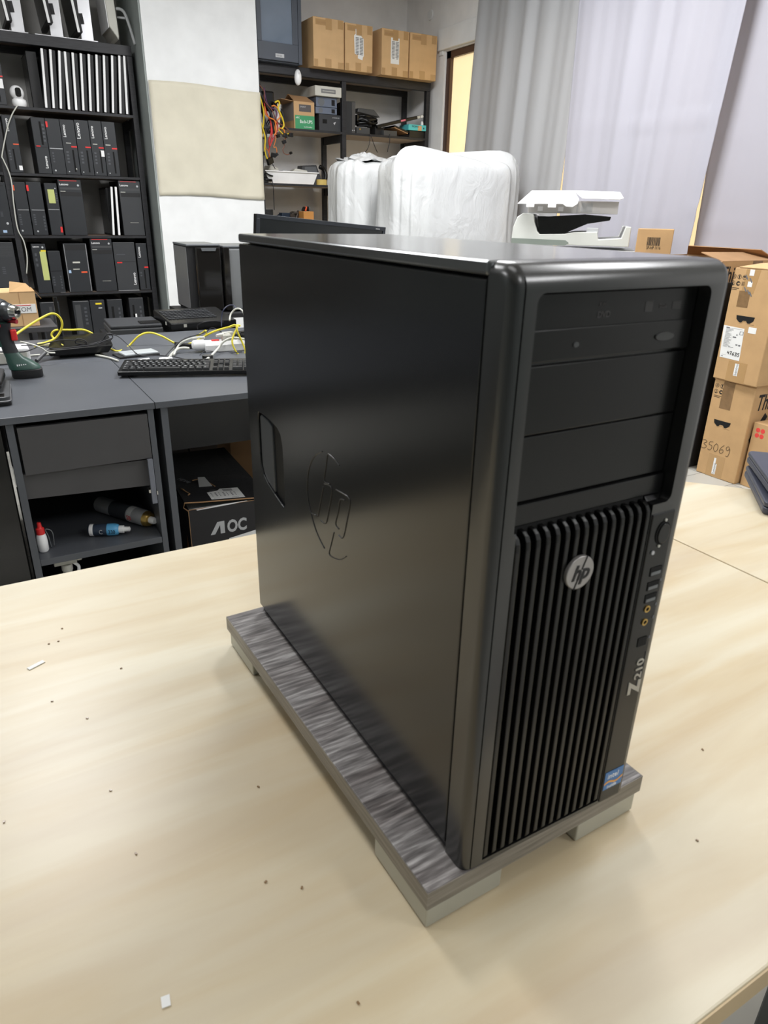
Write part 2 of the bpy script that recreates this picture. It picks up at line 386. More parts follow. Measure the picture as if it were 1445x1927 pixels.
poly = [(.7345-1.2, -.15-.1), (2.3-1.2, -.15-.1), (2.3-1.2, -.95+.3), (1.72-1.2, -.25+.02), (.84-1.2, .742-.1), (.7345-1.2, .742-.1)]
poly = [(-.4655, -.25), (.9, -.25), (.9, -.24), (.36, -.20), (.005, .2405+.0), (-.363, .642), (-.4655, .642)]
# slanted far edge runs through (1.00,.564) and (1.07,.488)
poly = [(-.4655, -.25), (.62, -.25), (.475, -.228+.02), (-.13, .388), (-.363, .642), (-.4655, .642)]
b = MB(); b.prism(poly, TH, T=Matrix.Translation((0, 0, .75-TH))); b.build('table_top', M_birch, t, .0018)
for lx, ly in ((-.42, -.2), (-.42, .52), (.25, -.2)): bx('leg', (lx, ly, 0), (lx+.05, ly+.05, .723), M_steel, t, .003)

# crumbs and paper bits on the birch table top
for k, (u, v, l, s_) in enumerate([(68, 1252, 'small white paper scrap on the birch table, at the far left', .010), (312, 1885, 'small white paper scrap on the birch table, near its front edge', .004)]):
    p = AZ(u, v, .7503)
    o = bx('paper_scrap', (-s_, -.003, 0), (s_, .003, .0008), M_paper, None); o.location = p; o.rotation_euler = (0, 0, .45+k)
    tag(o, l, 'scrap')
rnd = random.Random(2)
for (u, v) in [(117, 1183), (92, 1212), (110, 1207), (228, 1258), (98, 1320), (164, 1352), (486, 1481), (568, 1671), (256, 1607), (1312, 1582), (674, 1888), (500, 1660), (8, 1547), (1322, 1411), (208, 1488)]:
    p = AZ(u, v, .7502)
    o = bx('crumb', (-.0012, -.0007, 0), (.0012, .0007, .0009), M_tape, None); o.location = p; o.rotation_euler = (0, 0, rnd.uniform(0, 3))
    tag(o, 'tiny dark crumb on the birch table top', 'crumb', 'crumbs scattered on the birch table')

# ============================================================ MONITOR-STAND STYLE BOARD
ZB = .7907; ST = .0186; FH = .0221
SW, SD = .2379, .4459
st = thing('computer_stand', 'low grey oak stand with nickel feet under the black tower', 'stand', (-.0324, -.0022, .75), .0252)
b = MB(); b.box((0, 0, FH), (SW, SD, FH+ST)); b.build('board', M_oak, st, .0006)
b = MB()
b.box((-.0008, -.0008, FH+.0003), (SW+.0008, -.0001, FH+ST-.0004)); b.box((-.0008, SD+.0001, FH+.0003), (SW+.0008, SD+.0008, FH+ST-.0004))
b.box((-.0008, -.0001, FH+.0003), (-.0001, SD+.0001, FH+ST-.0004)); b.box((SW+.0001, -.0001, FH+.0003), (SW+.0008, SD+.0001, FH+ST-.0004))
b.build('edge_band', M_oakedge, st)
for x0, x1, y0, y1 in ((0, .0747, 0, .079), (.1603, SW-.004, 0, .079), (.0015, .076, .3666, SD-.003), (.1603, SW-.004, .3666, SD-.003)):
    f = bx('foot', (x0, y0, .0012), (x1, y1, FH), M_foot, st, .0015)
    bx('foot_pad', (x0+.002, y0+.002, 0), (x1-.002, y1-.002, .0012), K_mat, f)

# ============================================================ THE TOWER COMPUTER
W_, D_, H_ = .1773, .4415, .447
pc = thing('tower_computer', 'large black tower computer standing on the grey oak stand', 'computer', (0, 0, ZB+.0002))
b = MB(); b.box((.0042, .022, .0), (W_-.002, D_-.001, .4375)); b.build('chassis', K_void, pc)
b = MB(); b.box((.0028, .0225, .0), (.0042, D_-.004, .0075)); b.build('base_rail', mat('base_rail_black', (.008, .009, .012), .35), pc)
# side panel with the latch opening
def yz(u, v, x=0): p = AX(u, v, x); return (p.y, p.z-ZB)
sp = MB(); sp.box((-.0002, .0238, .0078), (.0040, D_-.0006, .4372)); sp = sp.build('side_panel', K_side, pc)
hole = [(.4085, .2665), (.392, .2668), (.372, .2655), (.356, .263), (.347, .258), (.3425, .247), (.3415, .225), (.3412, .190), (.3425, .1805), (.346, .1775), (.353, .179),
        (.372, .1835), (.392, .1895), (.404, .196), (.410, .206), (.4118, .220), (.4118, .258), (.4105, .264)]
cu = MB(); cu.prism([(y, z) for y, z in hole], .02, T=to_yz(-.01)); cu = cu.build('c', K_side, pc)
bool_cut(sp, [cu]); k = sp.modifiers.new('bevel', 'BEVEL'); k.width = .0011; k.segments = 2; k.angle_limit = R(35); k.limit_method = 'ANGLE'
# recess pan behind the opening (visible as the dark cavity)
ch = pc.children[0]
cu = MB(); cu.prism([(y+(-.002 if y < .375 else .002), z) for y, z in hole], .022, T=to_yz(-.002)); cu = cu.build('c', K_void, pc); bool_cut(ch, [cu])
b = MB(); b.prism(rrect(.340, .176, .413, .268, .006), .001, T=to_yz(.0195)); b.build('recess_floor', K_void, pc)
# latch paddle: slightly recessed plate hinged at the back of the opening
b = MB(); b.prism([(.4095, .262), (.405, .2645), (.385, .2625), (.3745, .259), (.3735, .2), (.3735, .1845), (.380, .186), (.398, .1915), (.4055, .199), (.4095, .207)], .0045, T=to_yz(.0016))
b.build('latch_paddle', mat('latch_grey', (.055, .06, .066), .35), pc, .0009, label=None) if False else b.build('latch_paddle', mat('latch_grey', (.05, .055, .062), .35), pc, .0009)
# top cover
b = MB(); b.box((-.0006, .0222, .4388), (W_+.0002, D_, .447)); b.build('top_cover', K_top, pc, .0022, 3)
# embossed logo outline on the side panel, as slim raised ridges
def zp(X, Y): p = AX(430+X/4.983, 740+Y/4.983, -.0002); return (-.00035, p.y, p.z-ZB)
eb = MB()
for pth in ([(880, 548), (820, 580), (775, 650), (748, 750), (740, 860), (745, 980), (770, 1110), (815, 1270), (860, 1380), (900, 1455)],
            [(1040, 680), (1000, 625), (950, 580), (930, 580), (915, 690), (900, 820), (950, 855)],
            [(890, 880), (870, 990), (840, 1155)], [(780, 1125), (835, 1155)], [(900, 850), (945, 862), (968, 895), (968, 950), (945, 1080), (915, 1220), (865, 1195)],
            [(1010, 905), (1080, 945), (1125, 980), (1140, 1030), (1115, 1180), (1075, 1355), (1030, 1330)],
            [(1090, 1005), (1048, 1000), (1030, 1110), (1005, 1225), (1035, 1275)], [(990, 1305), (965, 1410), (945, 1505), (985, 1545), (1050, 1562), (1105, 1530)]):
    eb.tube([zp(*p) for p in pth], .00055, 6)
eb.build('embossed_logo', mat('ridge_black', (.013, .013, .014), .3), pc, smooth='all')
# front bezel: rounded shell with a deep bay recess and a recess for the grille
bz = bmesh.new(); bmesh.ops.create_cube(bz, size=1)
for v_ in bz.verts: v_.co = Vector(((v_.co.x+.5)*(W_+.0004)-.0004, (v_.co.y+.5)*.0235-.0012, (v_.co.z+.5)*(H_-.0003)+.0002))
ed = [e for e in bz.edges if (abs(e.verts[0].co.z-e.verts[1].co.z) > .1 and e.verts[0].co.y < 0)]
tp = [e for e in bz.edges if min(e.verts[0].co.z, e.verts[1].co.z) > .4]
tf_ = [e for e in bz.edges if min(e.verts[0].co.z, e.verts[1].co.z) > .4 and max(e.verts[0].co.y, e.verts[1].co.y) < 0]
bmesh.ops.bevel(bz, geom=tf_, offset=.014, segments=8, affect='EDGES', profile=.5)
ed = [e for e in bz.edges if (abs(e.verts[0].co.z-e.verts[1].co.z) > .1 and e.verts[0].co.y < 0)]
tp = [e for e in bz.edges if min(e.verts[0].co.z, e.verts[1].co.z) > .42 and abs(e.verts[0].co.x-e.verts[1].co.x) < 1e-5]
bmesh.ops.bevel(bz, geom=ed+tp, offset=.0085, segments=6, affect='EDGES', profile=.5)
me = bpy.data.meshes.new('front_bezel'); bz.to_mesh(me); bz.free(); me.materials.append(K_bez)
fb = bpy.data.objects.new('front_bezel', me); COL.objects.link(fb); fb.parent = pc
cuts = []
def cutter(a, b_): o = MB().box(a, b_).build('c', K_bez, pc); cuts.append(o)
o = MB().prism(rrect(.0165, .283, .1615, .4315, .006), .0145, T=to_xz(.0125)).build('c', K_bez, pc); cuts.append(o)
cutter((.0185, -.01, .004), (.1436, .0105, .2875))
cutter((.0068, -.01, -.01), (.0078, .0010, .46))     # seam line
cutter((.1716, -.01, -.01), (.1724, .0008, .46))
cutter((-.01, .0219, -.01), (.0012, .0226, .46))
bool_cut(fb, cuts)
for v_ in fb.data.vertices:
    if v_.co.x > .163: v_.co.x += .0042*min(1, v_.co.z/.30)
for p in fb.data.polygons: p.use_smooth = True
fb.data.set_sharp_from_angle(angle=R(25))
M_dprint = mat('drive_lettering', (.06, .055, .055), .5)
# drive bays set inside the recess
def bay(name, z0, z1, y=.0095, m=K_plas): return bx(name, (.0172, y, z0), (.1608, y+.012, z1), m, pc, .0008)
od = bay('optical_drive', .3905, .4300, .0088)
b = MB(); b.box((.0180, .0078, .3912), (.1600, .0092, .4098)); b.build('disc_tray_front', K_plas, od, .0007)
b = MB(); b.loft([[(.1345+.0085*math.cos(a), y, .4000+.0026*math.sin(a)) for a in [2*PI*k/24 for k in range(24)]] for y in (.0079, .0068)]); b.build('eject_button', mat('button_grey', (.04, .04, .04), .3), od)
b = MB(); b.loft([[(.0576+.0022*math.cos(a), y, .3999+.0016*math.sin(a)) for a in [2*PI*k/16 for k in range(16)]] for y in (.0079, .0072)]); b.build('drive_light', K_grey, od)
text('disc_lettering', 'DVD', .0052, M_dprint, od, (.073, .0087, .4145), FRONT)
text('disc_lettering', 'RW', .0036, M_dprint, od, (.0735, .0087, .4195+.0015), FRONT)
text('disc_lettering', 'Dual', .0036, M_dprint, od, (.1262, .0087, .418), FRONT)
b = MB(); b.box((.1385, .0086, .4165), (.1465, .0089, .4215)); b.box((.1135, .0086, .416), (.1205, .0089, .4225)); b.build('drive_marking', mat('drive_print', (.03, .028, .028), .5), od)
bay('bay_cover', .3468, .3888); bay('bay_cover', .3028, .3458); bay('bay_filler', .2870, .3018, .0075)
# grille
gb = bx('grille_backing', (.0186, .0085, .0045), (.1435, .0100, .287), K_void, pc)
gr = MB(); NS = 15; p0 = .0212; dp = (.1402-.0212)/(NS-1)
for i in range(NS):
    x = p0+dp*i; hw = .0019
    prof = [(.0088, .0052), (-.0006, .0052), (-.0018, .008), (-.0018, .2735), (-.0012, .279), (.0008, .2825), (.0040, .2845), (.0088, .2850)]
    n = len(prof); vs = [(x-hw, y, z) for y, z in prof]+[(x+hw, y, z) for y, z in prof]
    gr.add(vs, [tuple(range(n)), tuple(range(n, 2*n))[::-1]]+[(k, (k+1) % n, n+(k+1) % n, n+k) for k in range(n)])
gr.build('grille', K_plas, pc, .0007)
# round maker badge: silver disc with dark letters and slash cuts
bd = MB(); bd.cyl((.0766, -.0016, .2470), (.0766, -.0046, .2470), .0125, n=40); bd = bd.build('badge', mat('badge_silver', (.36, .34, .33), .3, .5), pc, .0005, smooth=True)
text('badge_lettering', 'hp', .0155, K_mat, bd, (.0766, -.0047, .2422), FRONT, shear=.30, ext=.0003, align='CENTER', offset=.0004)
b = MB()
for a_, b_ in (((.0812, .2592), (.0776, .2494)), ((.0758, .2446), (.0722, .2348))):
    ax_, az_ = a_; bx_, bz_ = b_
    b.add([(ax_-.0004, -.0051, az_), (ax_+.0004, -.0051, az_), (bx_+.0004, -.0051, bz_), (bx_-.0004, -.0051, bz_), (ax_-.0004, -.0046, az_), (ax_+.0004, -.0046, az_), (bx_+.0004, -.0046, bz_), (bx_-.0004, -.0046, bz_)],
          [(0, 1, 2, 3), (7, 6, 5, 4), (0, 4, 5, 1), (1, 5, 6, 2), (2, 6, 7, 3), (3, 7, 4, 0)])
b.build('badge_slash', K_mat, bd)
# raised control column with a sloping top
cc = MB(); pr = [(.003, .0022), (-.0022, .0022), (-.0022, .2745), (.0085, .2862), (.0125, .2862), (.0125, .0022)]
n = len(pr); vs = [(.1447, y, z) for y, z in pr]+[(.1686, y, z) for y, z in pr]
cc.add(vs, [tuple(range(n)), tuple(range(n, 2*n))[::-1]]+[(k, (k+1) % n, n+(k+1) % n, n+k) for k in range(n)]); cc = cc.build('control_column', K_plas, pc, .0006)
yf = -.0023
def ell(x, z, rx, rz, y0, y1, n=28): return [[(x+rx*math.cos(2*PI*k/n), y, z+rz*math.sin(2*PI*k/n)) for k in range(n)] for y in (y0, y1)]
b = MB(); b.loft(ell(.1583, .2585, .0073, .0094, yf, yf-.0006)); rg = b.build('button_ring', K_void, cc)
b = MB(); b.loft(ell(.1583, .2585, .0060, .0080, yf, yf-.0016)); pb = b.build('power_button', K_plas, cc, .0004)
b = MB(); b.cyl((.1590, yf, .2690), (.1590, yf-.0008, .2690), .0011); b.cyl((.1565, yf, .2485), (.1565, yf-.0008, .2485), .0011); b.build('button_light', M_cream, cc)
b = MB(); b.cyl((.1512, yf, .2440), (.1512, yf-.0008, .2440), .0016); b.build('power_lamp', M_grey, cc)
for k, z in enumerate((.2269, .2145, .2057-.002)):
    u_ = bx('usb_port', (.1530, yf-.0004, z-.0036), (.1652, yf, z+.0036), K_void, cc)
    bx('port_tongue', (.1538, yf-.0008, z-.0028), (.1640, yf-.0003, z-.0002), M_steel, u_)
for z in (.1943, .1825):
    j = MB(); n = 20; ro, ri = .0030, .0017
    j.loft([[(.1575+r*math.cos(2*PI*k/n), y, z+r*math.sin(2*PI*k/n)) for k in range(n)] for r, y in ((ro, yf), (ro, yf-.0008), (ri, yf-.0008), (ri, yf))], cap=False)
    jo = j.build('audio_jack', M_gold, cc); b = MB(); b.cyl((.1575, yf, z), (.1575, yf-.0002, z), .0018); b.build('jack_hole', K_void, jo)
bx('firewire_port', (.1545, yf-.0004, .160), (.1640, yf, .1680), K_void, cc)
b = MB()
for z, h in ((.2175, .0018), (.196, .002), (.1845, .0025), (.166, .0022)): b.box((.1662, yf-.0002, z-h/2), (.1680, yf, z+h/2))
b.build('port_marking', M_inkg, cc)
MZ = mat('silver_lettering', (.45, .43, .38), .35, .3)
UPW = (R(90), R(-90), 0)      # front-facing text that reads upwards
def up_text(s, size, x, z, m, par, shear=0, sx=1, off=0):
    return text('model_lettering', s, size, m, par, (x, yf-.0002, z), UPW, shear, .0003, 'LEFT', sx, off)
up_text('Z', .0175, .1662, .1140, MZ, cc, 0, 1.0, .0009); up_text('210', .0108, .1658, .1270, MZ, cc, 0, 1.25, .0002)
bx('model_underline', (.1668, yf-.0003, .126), (.1671, yf, .152), M_inkg, cc)
sk = bx('processor_sticker', (.1462, yf-.0003, .0150), (.1680, yf, .0345), mat('sticker_blue', (.03, .16, .42), .3), cc)
b = MB(); b.add([(.1462+.0218*k/8, yf-.0005, .0205+.0016*math.sin(k*.9)+.0035*k/8*.3) for k in range(9)]+[(.1462+.0218*k/8, yf-.0005, .0228+.0016*math.sin(k*.9)+.0035*k/8*.3) for k in range(9)], [(k, k+1, k+10, k+9) for k in range(8)])
b.build('sticker_wave', mat('sticker_orange', (.75, .36, .08), .4), sk)
text('sticker_lettering', 'intel', .0075, M_white, sk, (.1490, yf-.0004, .0268), FRONT, .1)
text('sticker_lettering', 'inside', .0050, M_white, sk, (.1500, yf-.0004, .0160), FRONT, .1)
# ============================================================ DESKS (anthracite)
DF = 1.722; DZ = .745; DT = .019
def desk(name, label, x0, x1, y0, y1, parts):
    t = thing('desk', label, 'desk', ((x0+x1)/2, y0, 0)); ox, oy = (x0+x1)/2, y0
    bx('desk_top', (x0-ox, 0, DZ-DT), (x1-ox, y1-oy, DZ), M_desk, t, .0012)
    return t, ox, oy
dl, ox, oy = desk('d', 'dark grey desk with a drawer unit at the left, holding the drill', -2.9, .1525, DF, 2.398, None)
ZT = DZ-DT-.0005
cab = thing('drawer_cabinet', 'dark grey cabinet with one drawer above an open shelf, under the desk', 'cabinet', (0, DF+.008, 0))
cy0 = 0; cd = .60
bx('side_panel', (-.2335, 0, 0), (-.2150, cd, ZT), M_desk, cab); bx('side_panel', (.1325, 0, 0), (.1490, cd, ZT), M_desk, cab)
bx('back_panel', (-.215, cd-.008, 0), (.1325, cd, ZT), M_deskd, cab)
dr = bx('drawer', (-.2085, -.001, .578), (.1300, .016, .712), M_deskd, cab, .001); bx('drawer_box', (-.200, .017, .585), (.122, .45, .69), M_deskd, dr)
b = MB(); b.add([(-.215, .012, .505), (.1325, .012, .488), (.1325, .012, .570), (-.215, .012, .578), (-.215, .03, .505), (.1325, .03, .488), (.1325, .03, .570), (-.215, .03, .578)], [(0, 1, 2, 3), (7, 6, 5, 4), (0, 4, 5, 1), (3, 2, 6, 7), (0, 3, 7, 4), (1, 5, 6, 2)])
b.build('front_rail', M_deskd, cab)
bx('shelf', (-.2145, .002, .298), (.1320, cd-.01, .318), M_desk, cab, .001); bx('bottom_panel', (-.2145, .002, .04), (.1320, cd-.01, .058), M_desk, cab)
hg = bx('door_remnant', (.1140, -.012, .437), (.1290, -.002, .578), mat('pale_grey_edge', (.16, .17, .20), .4), cab, .001)
b = MB(); b.box((.108, -.008, .472), (.114, .012, .482)); b.box((.1292, -.016, .466), (.1325, -.004, .478)); b.build('hinge', M_chrome, hg)
dr2, ox, oy = desk('d', 'dark grey desk holding the keyboard, over the printed black box', .1545, 1.55, DF, 2.398, None)
bx('side_panel', (.1700-ox, .01, 0), (.1900-ox, .62, ZT), M_desk, dr2); bx('side_panel', (1.50-ox, .01, 0), (1.52-ox, .62, ZT), M_desk, dr2)
bx('modesty_panel', (.1900-ox, .585, .40), (1.50-ox, .603, ZT), M_deskd, dr2)
dk3, ox, oy = desk('d', 'rear dark grey desk at the left, under the cables and white box', -2.9, .205, 2.402, 2.948, None)
for x in (-2.88, .17): bx('side_panel', (x-ox, .01, 0), (x+.018-ox, .53, ZT), M_desk, dk3)
bx('modesty_panel', (-2.86-ox, .5, .30), (.17-ox, .515, ZT), M_deskd, dk3)
dk4, ox, oy = desk('d', 'rear dark grey desk at the right, under the white power strip', .207, 1.62, 2.402, 2.948, None)
for x in (.215, 1.58): bx('side_panel', (x-ox, .01, 0), (x+.018-ox, .53, ZT), M_desk, dk4)
lc = thing('low_cabinet', 'dark low cabinet behind the desks, under the scanner and black terminal', 'cabinet', (.555, 2.975, 0))
bx('cabinet_top', (-.305, 0, .70), (.275, .30, .725), K_mat, lc, .002); bx('cabinet_body', (-.30, .02, 0), (.27, .29, .70), M_deskd, lc)
for x in (-.295, -.01):
    d_ = bx('cabinet_door', (x, .004, .03), (x+.275, .02, .69), M_deskd, lc, .001); bx('door_handle', (x+.10, -.012, .60), (x+.18, .004, .61), M_silver, d_)
lc = thing('side_table', 'dark side table in front of the pillar, under the two tower cases', 'table', (1.02, 3.58, 0))
bx('table_top', (-.26, 0, .70), (.28, .44, .725), K_mat, lc, .002)
for x in (-.25, .24):
    for y in (.01, .40): bx('leg', (x, y, 0), (x+.03, y+.03, .6995), K_mat, lc)
# left of the cabinet: a black tower under the desk, enlarged to darken the gap, with a white paper slip and a pale wall of the next unit
t = thing('tower_computer', 'glossy black tower enlarged to darken the gap left of the drawer cabinet', 'computer', (-.37, 1.80, 0))
bx('case', (-.16, 0, .01), (.127, .42, .70), K_gloss, t, .004); bx('drive_door', (-.06, -.003, .25), (-.01, 0, .42), K_unit2, t)
bx('power_button', (.015, -.004, .10), (.035, 0, .125), K_grey, t, .001); bx('case_foot', (-.14, .03, 0), (-.11, .38, .01), K_mat, t); bx('case_foot', (.055, .03, 0), (.085, .38, .01), K_mat, t)
b = bx('paper_slip', (-.2465, 1.742, .545), (-.2440, 1.760, .600), M_paper); tag(b, 'small white slip taped to the outer side of the drawer cabinet', 'paper slip')
b.location.x = -.2345+.2440
o = bx('white_box', (-.62, 1.9, 0), (-.57, 2.3, .40), M_white, None, .003); tag(o, 'white box standing on the floor, far left under the desk', 'box')

# ---- things in the cabinet
SZ = .3182
def on_shelf(u, v, z=SZ): return AZ(u, v, z)
p = AY(82, 1030, 1.775); 
bt = thing('squeeze_bottle', 'white squeeze bottle with a red flip cap, on the cabinet shelf', 'bottle', (p.x, 1.79, SZ))
b = MB(); b.lathe([(.001, 0), (.012, .001), (.0145, .005), (.0150, .030), (.0140, .048), (.0115, .056), (.010, .060)], n=28); b.build('bottle_body', M_white, bt, smooth=True)
b = MB(); b.lathe([(.0115, .0565), (.0118, .058), (.0115, .074), (.0075, .077), (.0062, .080), (.0058, .090), (.0050, .0925), (.001, .093)], n=24); b.build('cap', M_red, bt, smooth=True)
wl = thing('wire_loop', 'thin grey wire loop behind the red capped bottle', 'wire', (p.x+.022, 1.80, SZ))
b = MB(); b.tube([(0, 0, .002), (-.003, 0, .04), (-.008, 0, .063), (.004, 0, .060), (.010, 0, .045), (.008, 0, .006)], .0016); b.build('wire', M_steel, wl, smooth='all')
# blue bottle lying, pump towards the right
a_ = AZ(175, 990, SZ+.012); e_ = AZ(243, 1002, SZ+.012)
a_ = AY(165, 988, 1.84); e_ = AY(247, 1004, 1.79)
sb = thing('cleaner_bottle', 'small blue and black cleaner bottle with white cap, lying on the cabinet shelf', 'bottle', (a_.x, a_.y, SZ+.0195), rot=(0, 0, math.atan2(e_.y-a_.y, e_.x-a_.x))); sb.scale = (1, 1.25, 1.25)
L_ = (Vector((e_.x, e_.y, 0))-Vector((a_.x, a_.y, 0))).length
b = MB(); b.lathe([(.006, 0), (.0125, .001), (.0150, .006), (.0152, .46*L_)], axis=(1, 0, 0), n=26); b.build('bottle_body', mat('bottle_dark_print', (.035, .05, .08), .35), sb, smooth=True)
b = MB(); b.lathe([(.0153, .46*L_), (.0153, .62*L_), (.0135, .70*L_), (.0095, .73*L_)], axis=(1, 0, 0), n=26); b.build('label', mat('bottle_blue', (.10, .38, .66), .35), sb, smooth=True)
b = MB(); b.lathe([(.0152, .0055), (.0154, .006), (.0154, .016), (.0152, .017)], axis=(1, 0, 0), n=26); b.build('label', M_white, sb, smooth=True)
b = MB(); b.lathe([(.0095, .73*L_), (.0098, .84*L_), (.0065, .85*L_), (.006, .98*L_), (.002, 1.0*L_)], axis=(1, 0, 0), n=20); b.build('spray_cap', M_white, sb, smooth=True)
text('bottle_lettering', '330', .014, K_mat, sb, (.50*L_, -.0154, -.005), FRONT)
text('bottle_lettering', 'C', .016, M_grey, sb, (.28*L_, -.0154, -.005), FRONT)
# silver can lying with its nozzle end towards the camera
a_ = AZ(205, 950, SZ+.02); e_ = AZ(258, 990, SZ+.02)
sc_ = thing('spray_can', 'silver and white spray can with yellow rim, lying behind the blue bottle', 'spray can', (.020, 1.985, SZ+.0275), rot=(0, 0, R(-60))); sc_.scale = (1.45, 1.45, 1.45)
b = MB(); b.lathe([(.010, -.03), (.0175, -.029), (.0182, -.024), (.0182, .125)], axis=(1, 0, 0), n=28); b.build('can_body', mat('can_silver', (.55, .56, .58), .35, .3), sc_, smooth=True)
b = MB(); b.lathe([(.0184, .02), (.0184, .075)], axis=(1, 0, 0), n=28); b.build('can_label', mat('can_label_dark', (.05, .055, .065), .4), sc_, smooth=True)
b = MB(); b.lathe([(.0184, .078), (.0184, .092)], axis=(1, 0, 0), n=28); b.build('can_label', mat('can_label_white', (.7, .7, .7), .4), sc_, smooth=True)
b = MB(); b.lathe([(.0182, .125), (.0150, .134), (.0135, .136)], axis=(1, 0, 0), n=28); b.build('can_shoulder', M_gold, sc_, smooth=True)
b = MB(); b.lathe([(.008, .136), (.008, .146), (.006, .150), (.001, .150)], axis=(1, 0, 0), n=20); b.build('nozzle', M_white, sc_, smooth=True)
text('can_lettering', 'SB', .014, M_red, sc_, (.08, -.0186, -.005), FRONT)
# trigger sprayer on the bottom panel
p = AY(125, 1060, 1.80)
ts = thing('trigger_sprayer', 'clear trigger spray bottle in the lower cabinet compartment', 'spray bottle', (p.x, 1.80, .0585))
b = MB(); b.lathe([(.001, 0), (.030, .002), (.032, .01), (.032, .13), (.014, .17), (.013, .18)], n=28); b.build('bottle_body', mat('frosted_plastic', (.62, .62, .58), .3, alpha=.75), ts, smooth=True)
b = MB(); b.lathe([(.016, .178), (.016, .20)], n=20); b.box((-.035, -.009, .20), (.030, .009, .225)); b.box((.030, -.006, .205), (.045, .006, .222)); b.build('spray_head', M_cream, ts, .003)
b = MB(); b.tube([(.02, 0, .20), (.032, 0, .185), (.030, 0, .165)], .005); b.build('trigger', M_white, ts, smooth='all')

# ---- printed monitor box under the right desk
ab = thing('monitor_box', 'worn black printed cardboard monitor box under the right desk', 'box', (.272, 1.955, 0), R(-3))
BH = .292; BW = .29; BL = .62
b = MB(); 
for a, c in (((0, 0, 0), (BW, .004, BH)), ((0, BL-.004, 0), (BW, BL, BH)), ((0, .004, 0), (.004, BL-.004, BH)), ((BW-.004, .004, 0), (BW, BL-.004, BH)), ((.004, .004, 0), (BW-.004, BL-.004, .004))): b.box(a, c)
b.build('carton', mat('black_printed_card', (.016, .015, .017), .5, bump=.1), ab)
b = MB(); b.box((.004, .03, BH-.03), (BW-.004, BL-.03, BH-.02)); b.build('foam_insert', M_white, ab)
K_card = mat('black_scuffed_card', (.014, .014, .015), .6, var=.4, vscale=90, bump=.2)
# flap rising slightly from its hinge line: front edge lifted at the left
fv = [(-.010, .000, BH+.030), (BW-.002, .000, BH+.004), (BW, .20, BH+.006), (-.010, .16, BH+.034)]
b = MB(); b.add(fv+[(x, y, z+.004) for x, y, z in fv], [(0, 1, 2, 3), (7, 6, 5, 4), (0, 4, 5, 1), (1, 5, 6, 2), (2, 6, 7, 3), (3, 7, 4, 0)]); fl = b.build('flap', K_card, ab)
fv2 = [(-.010, .164, BH+.032), (BW, .204, BH+.006), (BW, BL, BH+.004), (0, BL, BH+.004)]
b = MB(); b.add(fv2+[(x, y, z+.004) for x, y, z in fv2], [(0, 1, 2, 3), (7, 6, 5, 4), (0, 4, 5, 1), (1, 5, 6, 2), (2, 6, 7, 3), (3, 7, 4, 0)]); b.build('flap', K_card, ab)
def flp(x, y):   # z on the front flap's top
    t_ = (x+.01)/(BW+.01); return (BH+.034)*(1-t_)+(BH+.010)*t_+.001
b = MB(); b.tube([(-.010, -.002, BH+.032), (.05, -.003, BH+.026), (BW-.002, -.002, BH+.006)], .0022, smooth=False); b.tube([(0, .0, BH+.002), (BW, -.001, BH+.001)], .0012, smooth=False); b.tube([(0, -.001, 0), (0, -.001, BH)], .0012, smooth=False); b.tube([(-.010, -.002, BH+.032), (-.012, .02, BH+.006), (-.002, .0, BH)], .0018, smooth=False)
b.build('torn_edge', M_cardi, ab)
b = MB(); b.add([(.018, .015, BH-.002), (.125, .0, BH+.003), (.21, -.001, BH+.003), (.03, -.004, BH-.001)], [(0, 3, 2, 1)]); b.build('foam_lip', M_white, ab, solid=.003)
lv = [(.085, .004), (.205, .004), (.205, .105), (.085, .105)]
lb = MB(); lb.add([(x, y, flp(x, y)) for x, y in lv], [(0, 1, 2, 3)]); lb = lb.build('shipping_label', M_paper, ab, solid=.0004)
b = MB(); 
def lq(x0, y0, x1, y1): b.add([(x0, y0, flp(x0, y0)+.0006), (x1, y0, flp(x1, y0)+.0006), (x1, y1, flp(x1, y1)+.0006), (x0, y1, flp(x0, y1)+.0006)], [(0, 1, 2, 3)])
for k in range(11): lq(.145+k*.0032, .075, .1468+k*.0032, .098)
for r_ in range(3):
    for k in range(7): lq(.095+k*.014, .030+r_*.014, .098+k*.014+.003*(k % 2), .038+r_*.014)
lq(.095, .010, .115, .012); lq(.160, .010, .185, .012); lq(.095, .085, .115, .088); lq(.095, .095, .12, .097)
b.build('label_print', M_inkg, lb)
b = MB(); b.add([(.070, .13, flp(.07, .13)), (.120, .135, flp(.12, .135)), (.105, .190, .345-.008), (.080, .190, .345-.006)], [(0, 1, 2, 3)]); b.build('handle_hole', mat('handle_liner', (.35, .35, .34), .6), ab, solid=.001)
b = MB(); b.tube([(.060, .195, BH+.036), (.095, .20, BH+.034), (.122, .15, BH+.026), (.128, .13, BH+.025)], .002); b.build('torn_edge', M_cardi, ab, smooth='all'); b = MB(); b.tube([(.010, .10, BH+.041), (.000, .12, BH+.042), (.012, .085, BH+.041), (.022, .06, BH+.038), (.014, .05, BH+.039)], .002, smooth=False); b.build('torn_edge', M_cardi, ab, smooth='all')
text('box_lettering', 'HDMI', .026, M_inkg, ab, (.012, .24, BH+.033), (0, 0, R(-65)))
text('box_lettering', 'OC', .064, M_grey, ab, (.130, -.0006, .186), FRONT, .05, .0004, sx=.74, offset=.0022)
b = MB(); b.prism([(.070, .185), (.086, .185), (.106, .219), (.106, .185), (.122, .185), (.122, .232), (.097, .232)], .0006, T=to_xz(-.0002)); b.build('box_lettering', M_grey, ab)
b = MB(); b.prism([(.135, .16), (.235, .175), (.235, .12), (.135, .12)], .0005, T=to_xz(-.0002)); b.build('shipping_label', M_paper, ab)
